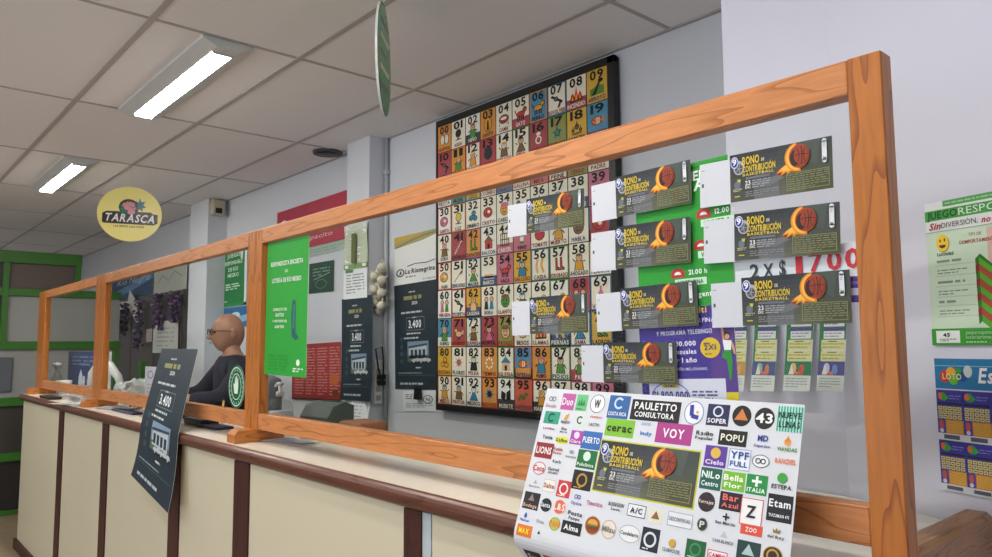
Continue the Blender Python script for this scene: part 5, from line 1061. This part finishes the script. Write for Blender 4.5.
for s in (-1, 1):
    b = len(V)
    V += [(s*.1, .0, sh-.005), (s*.19, 0, sh-.04), (s*.25, -.13, sh-.2), (s*.17, -.34, sh-.185 if s < 0 else sh-.195), (s*.15, -.4, sh-.185)]
    E_ += [(3, b), (b, b+1), (b+1, b+2), (b+2, b+3), (b+3, b+4)]; R += [.065, .062, .05, .035, .032]
    f = len(V); V += [(s*.095, 0, .88), (s*.1, -.01, .5), (s*.1, .02, .1), (s*.1, -.1, .05)]
    E_ += [(0, f), (f, f+1), (f+1, f+2), (f+2, f+3)]; R += [.09, .062, .042, .04]
body = skin('body', V, E_, R, 0, SKIN, man)
# head: shaped ball with jaw, nose, brow and ears, joined into the body mesh
bm = bmesh.new(); bm.from_mesh(body.data)
hb = bmesh.ops.create_uvsphere(bm, u_segments=28, v_segments=20, radius=1)['verts']
hc = Vector((0, -.035, HT-.117))
for v in hb:
    x, y, z = v.co; w_ = .078*(1 - (.22*max(0, -z)**1.3)); d_ = .098*(1-.12*max(0, -z))
    y2 = y*d_ - (.02*max(0, -z) if y < 0 else -.0) + (.012*max(0, -z) if y > 0 else 0); z2 = z*.117
    if y < -.5 and abs(x) < .35:   # nose and brow
        if -.45 < z < .1: y2 -= .026*(1-abs(x)/.35)*(1-abs(z+.2)/.3 if abs(z+.2) < .3 else 0)*1.1
    if y < -.4 and .1 < z < .25: y2 -= .005
    if y < -.4 and .0 < z < .1 and .2 < abs(x) < .6: y2 += .008
    v.co = hc+Vector((x*w_, y2, z2))
for s in (-1, 1):
    e = bmesh.ops.create_uvsphere(bm, u_segments=10, v_segments=8, radius=1)['verts']
    for v in e: v.co = hc+Vector((s*.079+v.co.x*.012, .008+v.co.y*.02, -.005+v.co.z*.034))
n_ = bmesh.ops.create_uvsphere(bm, u_segments=10, v_segments=8, radius=1)['verts']
for v in n_: v.co = hc+Vector((v.co.x*.015, -.112+v.co.y*.018, -.028+v.co.z*.014))
# hands with five separate fingers
for s in (-1, 1):
    wz = V[6+(0 if s < 0 else 9)+4]; wr = Vector(wz); fd = Vector((-s*.25, -.95, -.12)).normalized(); sd = fd.cross(Vector((0, 0, 1))).normalized(); dn = Vector((0, 0, -1))
    pm = bmesh.ops.create_uvsphere(bm, u_segments=12, v_segments=8, radius=1)['verts']
    for v in pm: c_ = v.co.copy(); v.co = wr+fd*(.045+c_.x*.055)+sd*(c_.y*.042)+dn*(c_.z*.016)
    for k, (off, L) in enumerate(((-.03, .065), (-.01, .078), (.011, .073), (.031, .058))):
        a = wr+fd*.085+sd*off; add_tube(bm, [a-fd*.02, a+fd*L*.45+dn*.004, a+fd*L*.8+dn*.018, a+fd*L*.95+dn*.032], [.0095, .009, .008, .006], 8)
    th = wr+fd*.03-sd*s*(-.036); add_tube(bm, [th, th+fd*.03+sd*s*.022, th+fd*.06+sd*s*.026+dn*.012], [.012, .01, .008], 8)
bm.to_mesh(body.data); bm.free()
for p in body.data.polygons: p.use_smooth = True
# eyes, mouth
for s in (-1, 1):
    bm = bmesh.new(); add_ball(bm, hc+Vector((s*.03, -.087, .004)), .01, 10); bm_obj('eye', bm, mat('eye_dark', '3A2A22', .2), man, None, True)
bm = bmesh.new(); add_ball(bm, hc+Vector((0, -.102, -.062)), .018, 10, (1, .35, .18)); bm_obj('mouth', bm, mat('lips', '8E5A4E', .6), man, None, True)
g = bpy.data.objects.new('glasses', None); 
bm = bmesh.new()
for s in (-1, 1):
    add_tube(bm, [hc+Vector((s*.034+.026*math.cos(a), -.108, .004+.019*math.sin(a))) for a in [i*2*math.pi/16 for i in range(17)]], .0028, 6)
    add_tube(bm, [hc+Vector((s*.06, -.106, .008)), hc+Vector((s*.085, -.04, .01)), hc+Vector((s*.086, .02, .004))], .0025, 6)
add_tube(bm, [hc+Vector((-.01, -.113, .008)), hc+Vector((.01, -.113, .008))], .0025, 6)
bm_obj('glasses', bm, mat('glasses_frame', '1A1414', .3), man)
# jumper and trousers follow the body
V2 = [(0, 0, .9), (0, 0, 1.1), (0, .01, 1.28), (0, 0, sh-.005), (0, -.005, sh+.035)]; E2 = [(0, 1), (1, 2), (2, 3), (3, 4)]; R2 = [(.168, .128), (.165, .125), (.17, .128), (.095, .085), .068]
for s in (-1, 1):
    b = len(V2); V2 += [(s*.1, .0, sh-.005), (s*.19, 0, sh-.04), (s*.25, -.13, sh-.2), (s*.178, -.315, sh-.186 if s < 0 else sh-.196)]
    E2 += [(3, b), (b, b+1), (b+1, b+2), (b+2, b+3)]; R2 += [.082, .078, .064, .047]
skin('jumper', V2, E2, R2, 0, NAVY, man)
V3 = [(0, 0, .95), (0, 0, .86)]; E3 = [(0, 1)]; R3 = [(.165, .125), (.16, .12)]
for s in (-1, 1):
    b = len(V3); V3 += [(s*.095, 0, .84), (s*.1, -.01, .5), (s*.1, .02, .09)]; E3 += [(1, b), (b, b+1), (b+1, b+2)]; R3 += [.1, .078, .068]
skin('trousers', V3, E3, R3, 0, TROU, man)
for s in (-1, 1):
    bm = bmesh.new(); add_box(bm, (s*.1-.05, -.2, 0), (s*.1+.05, .08, .09), .035, 3); bm_obj('shoe', bm, SHOE, man, None, True)
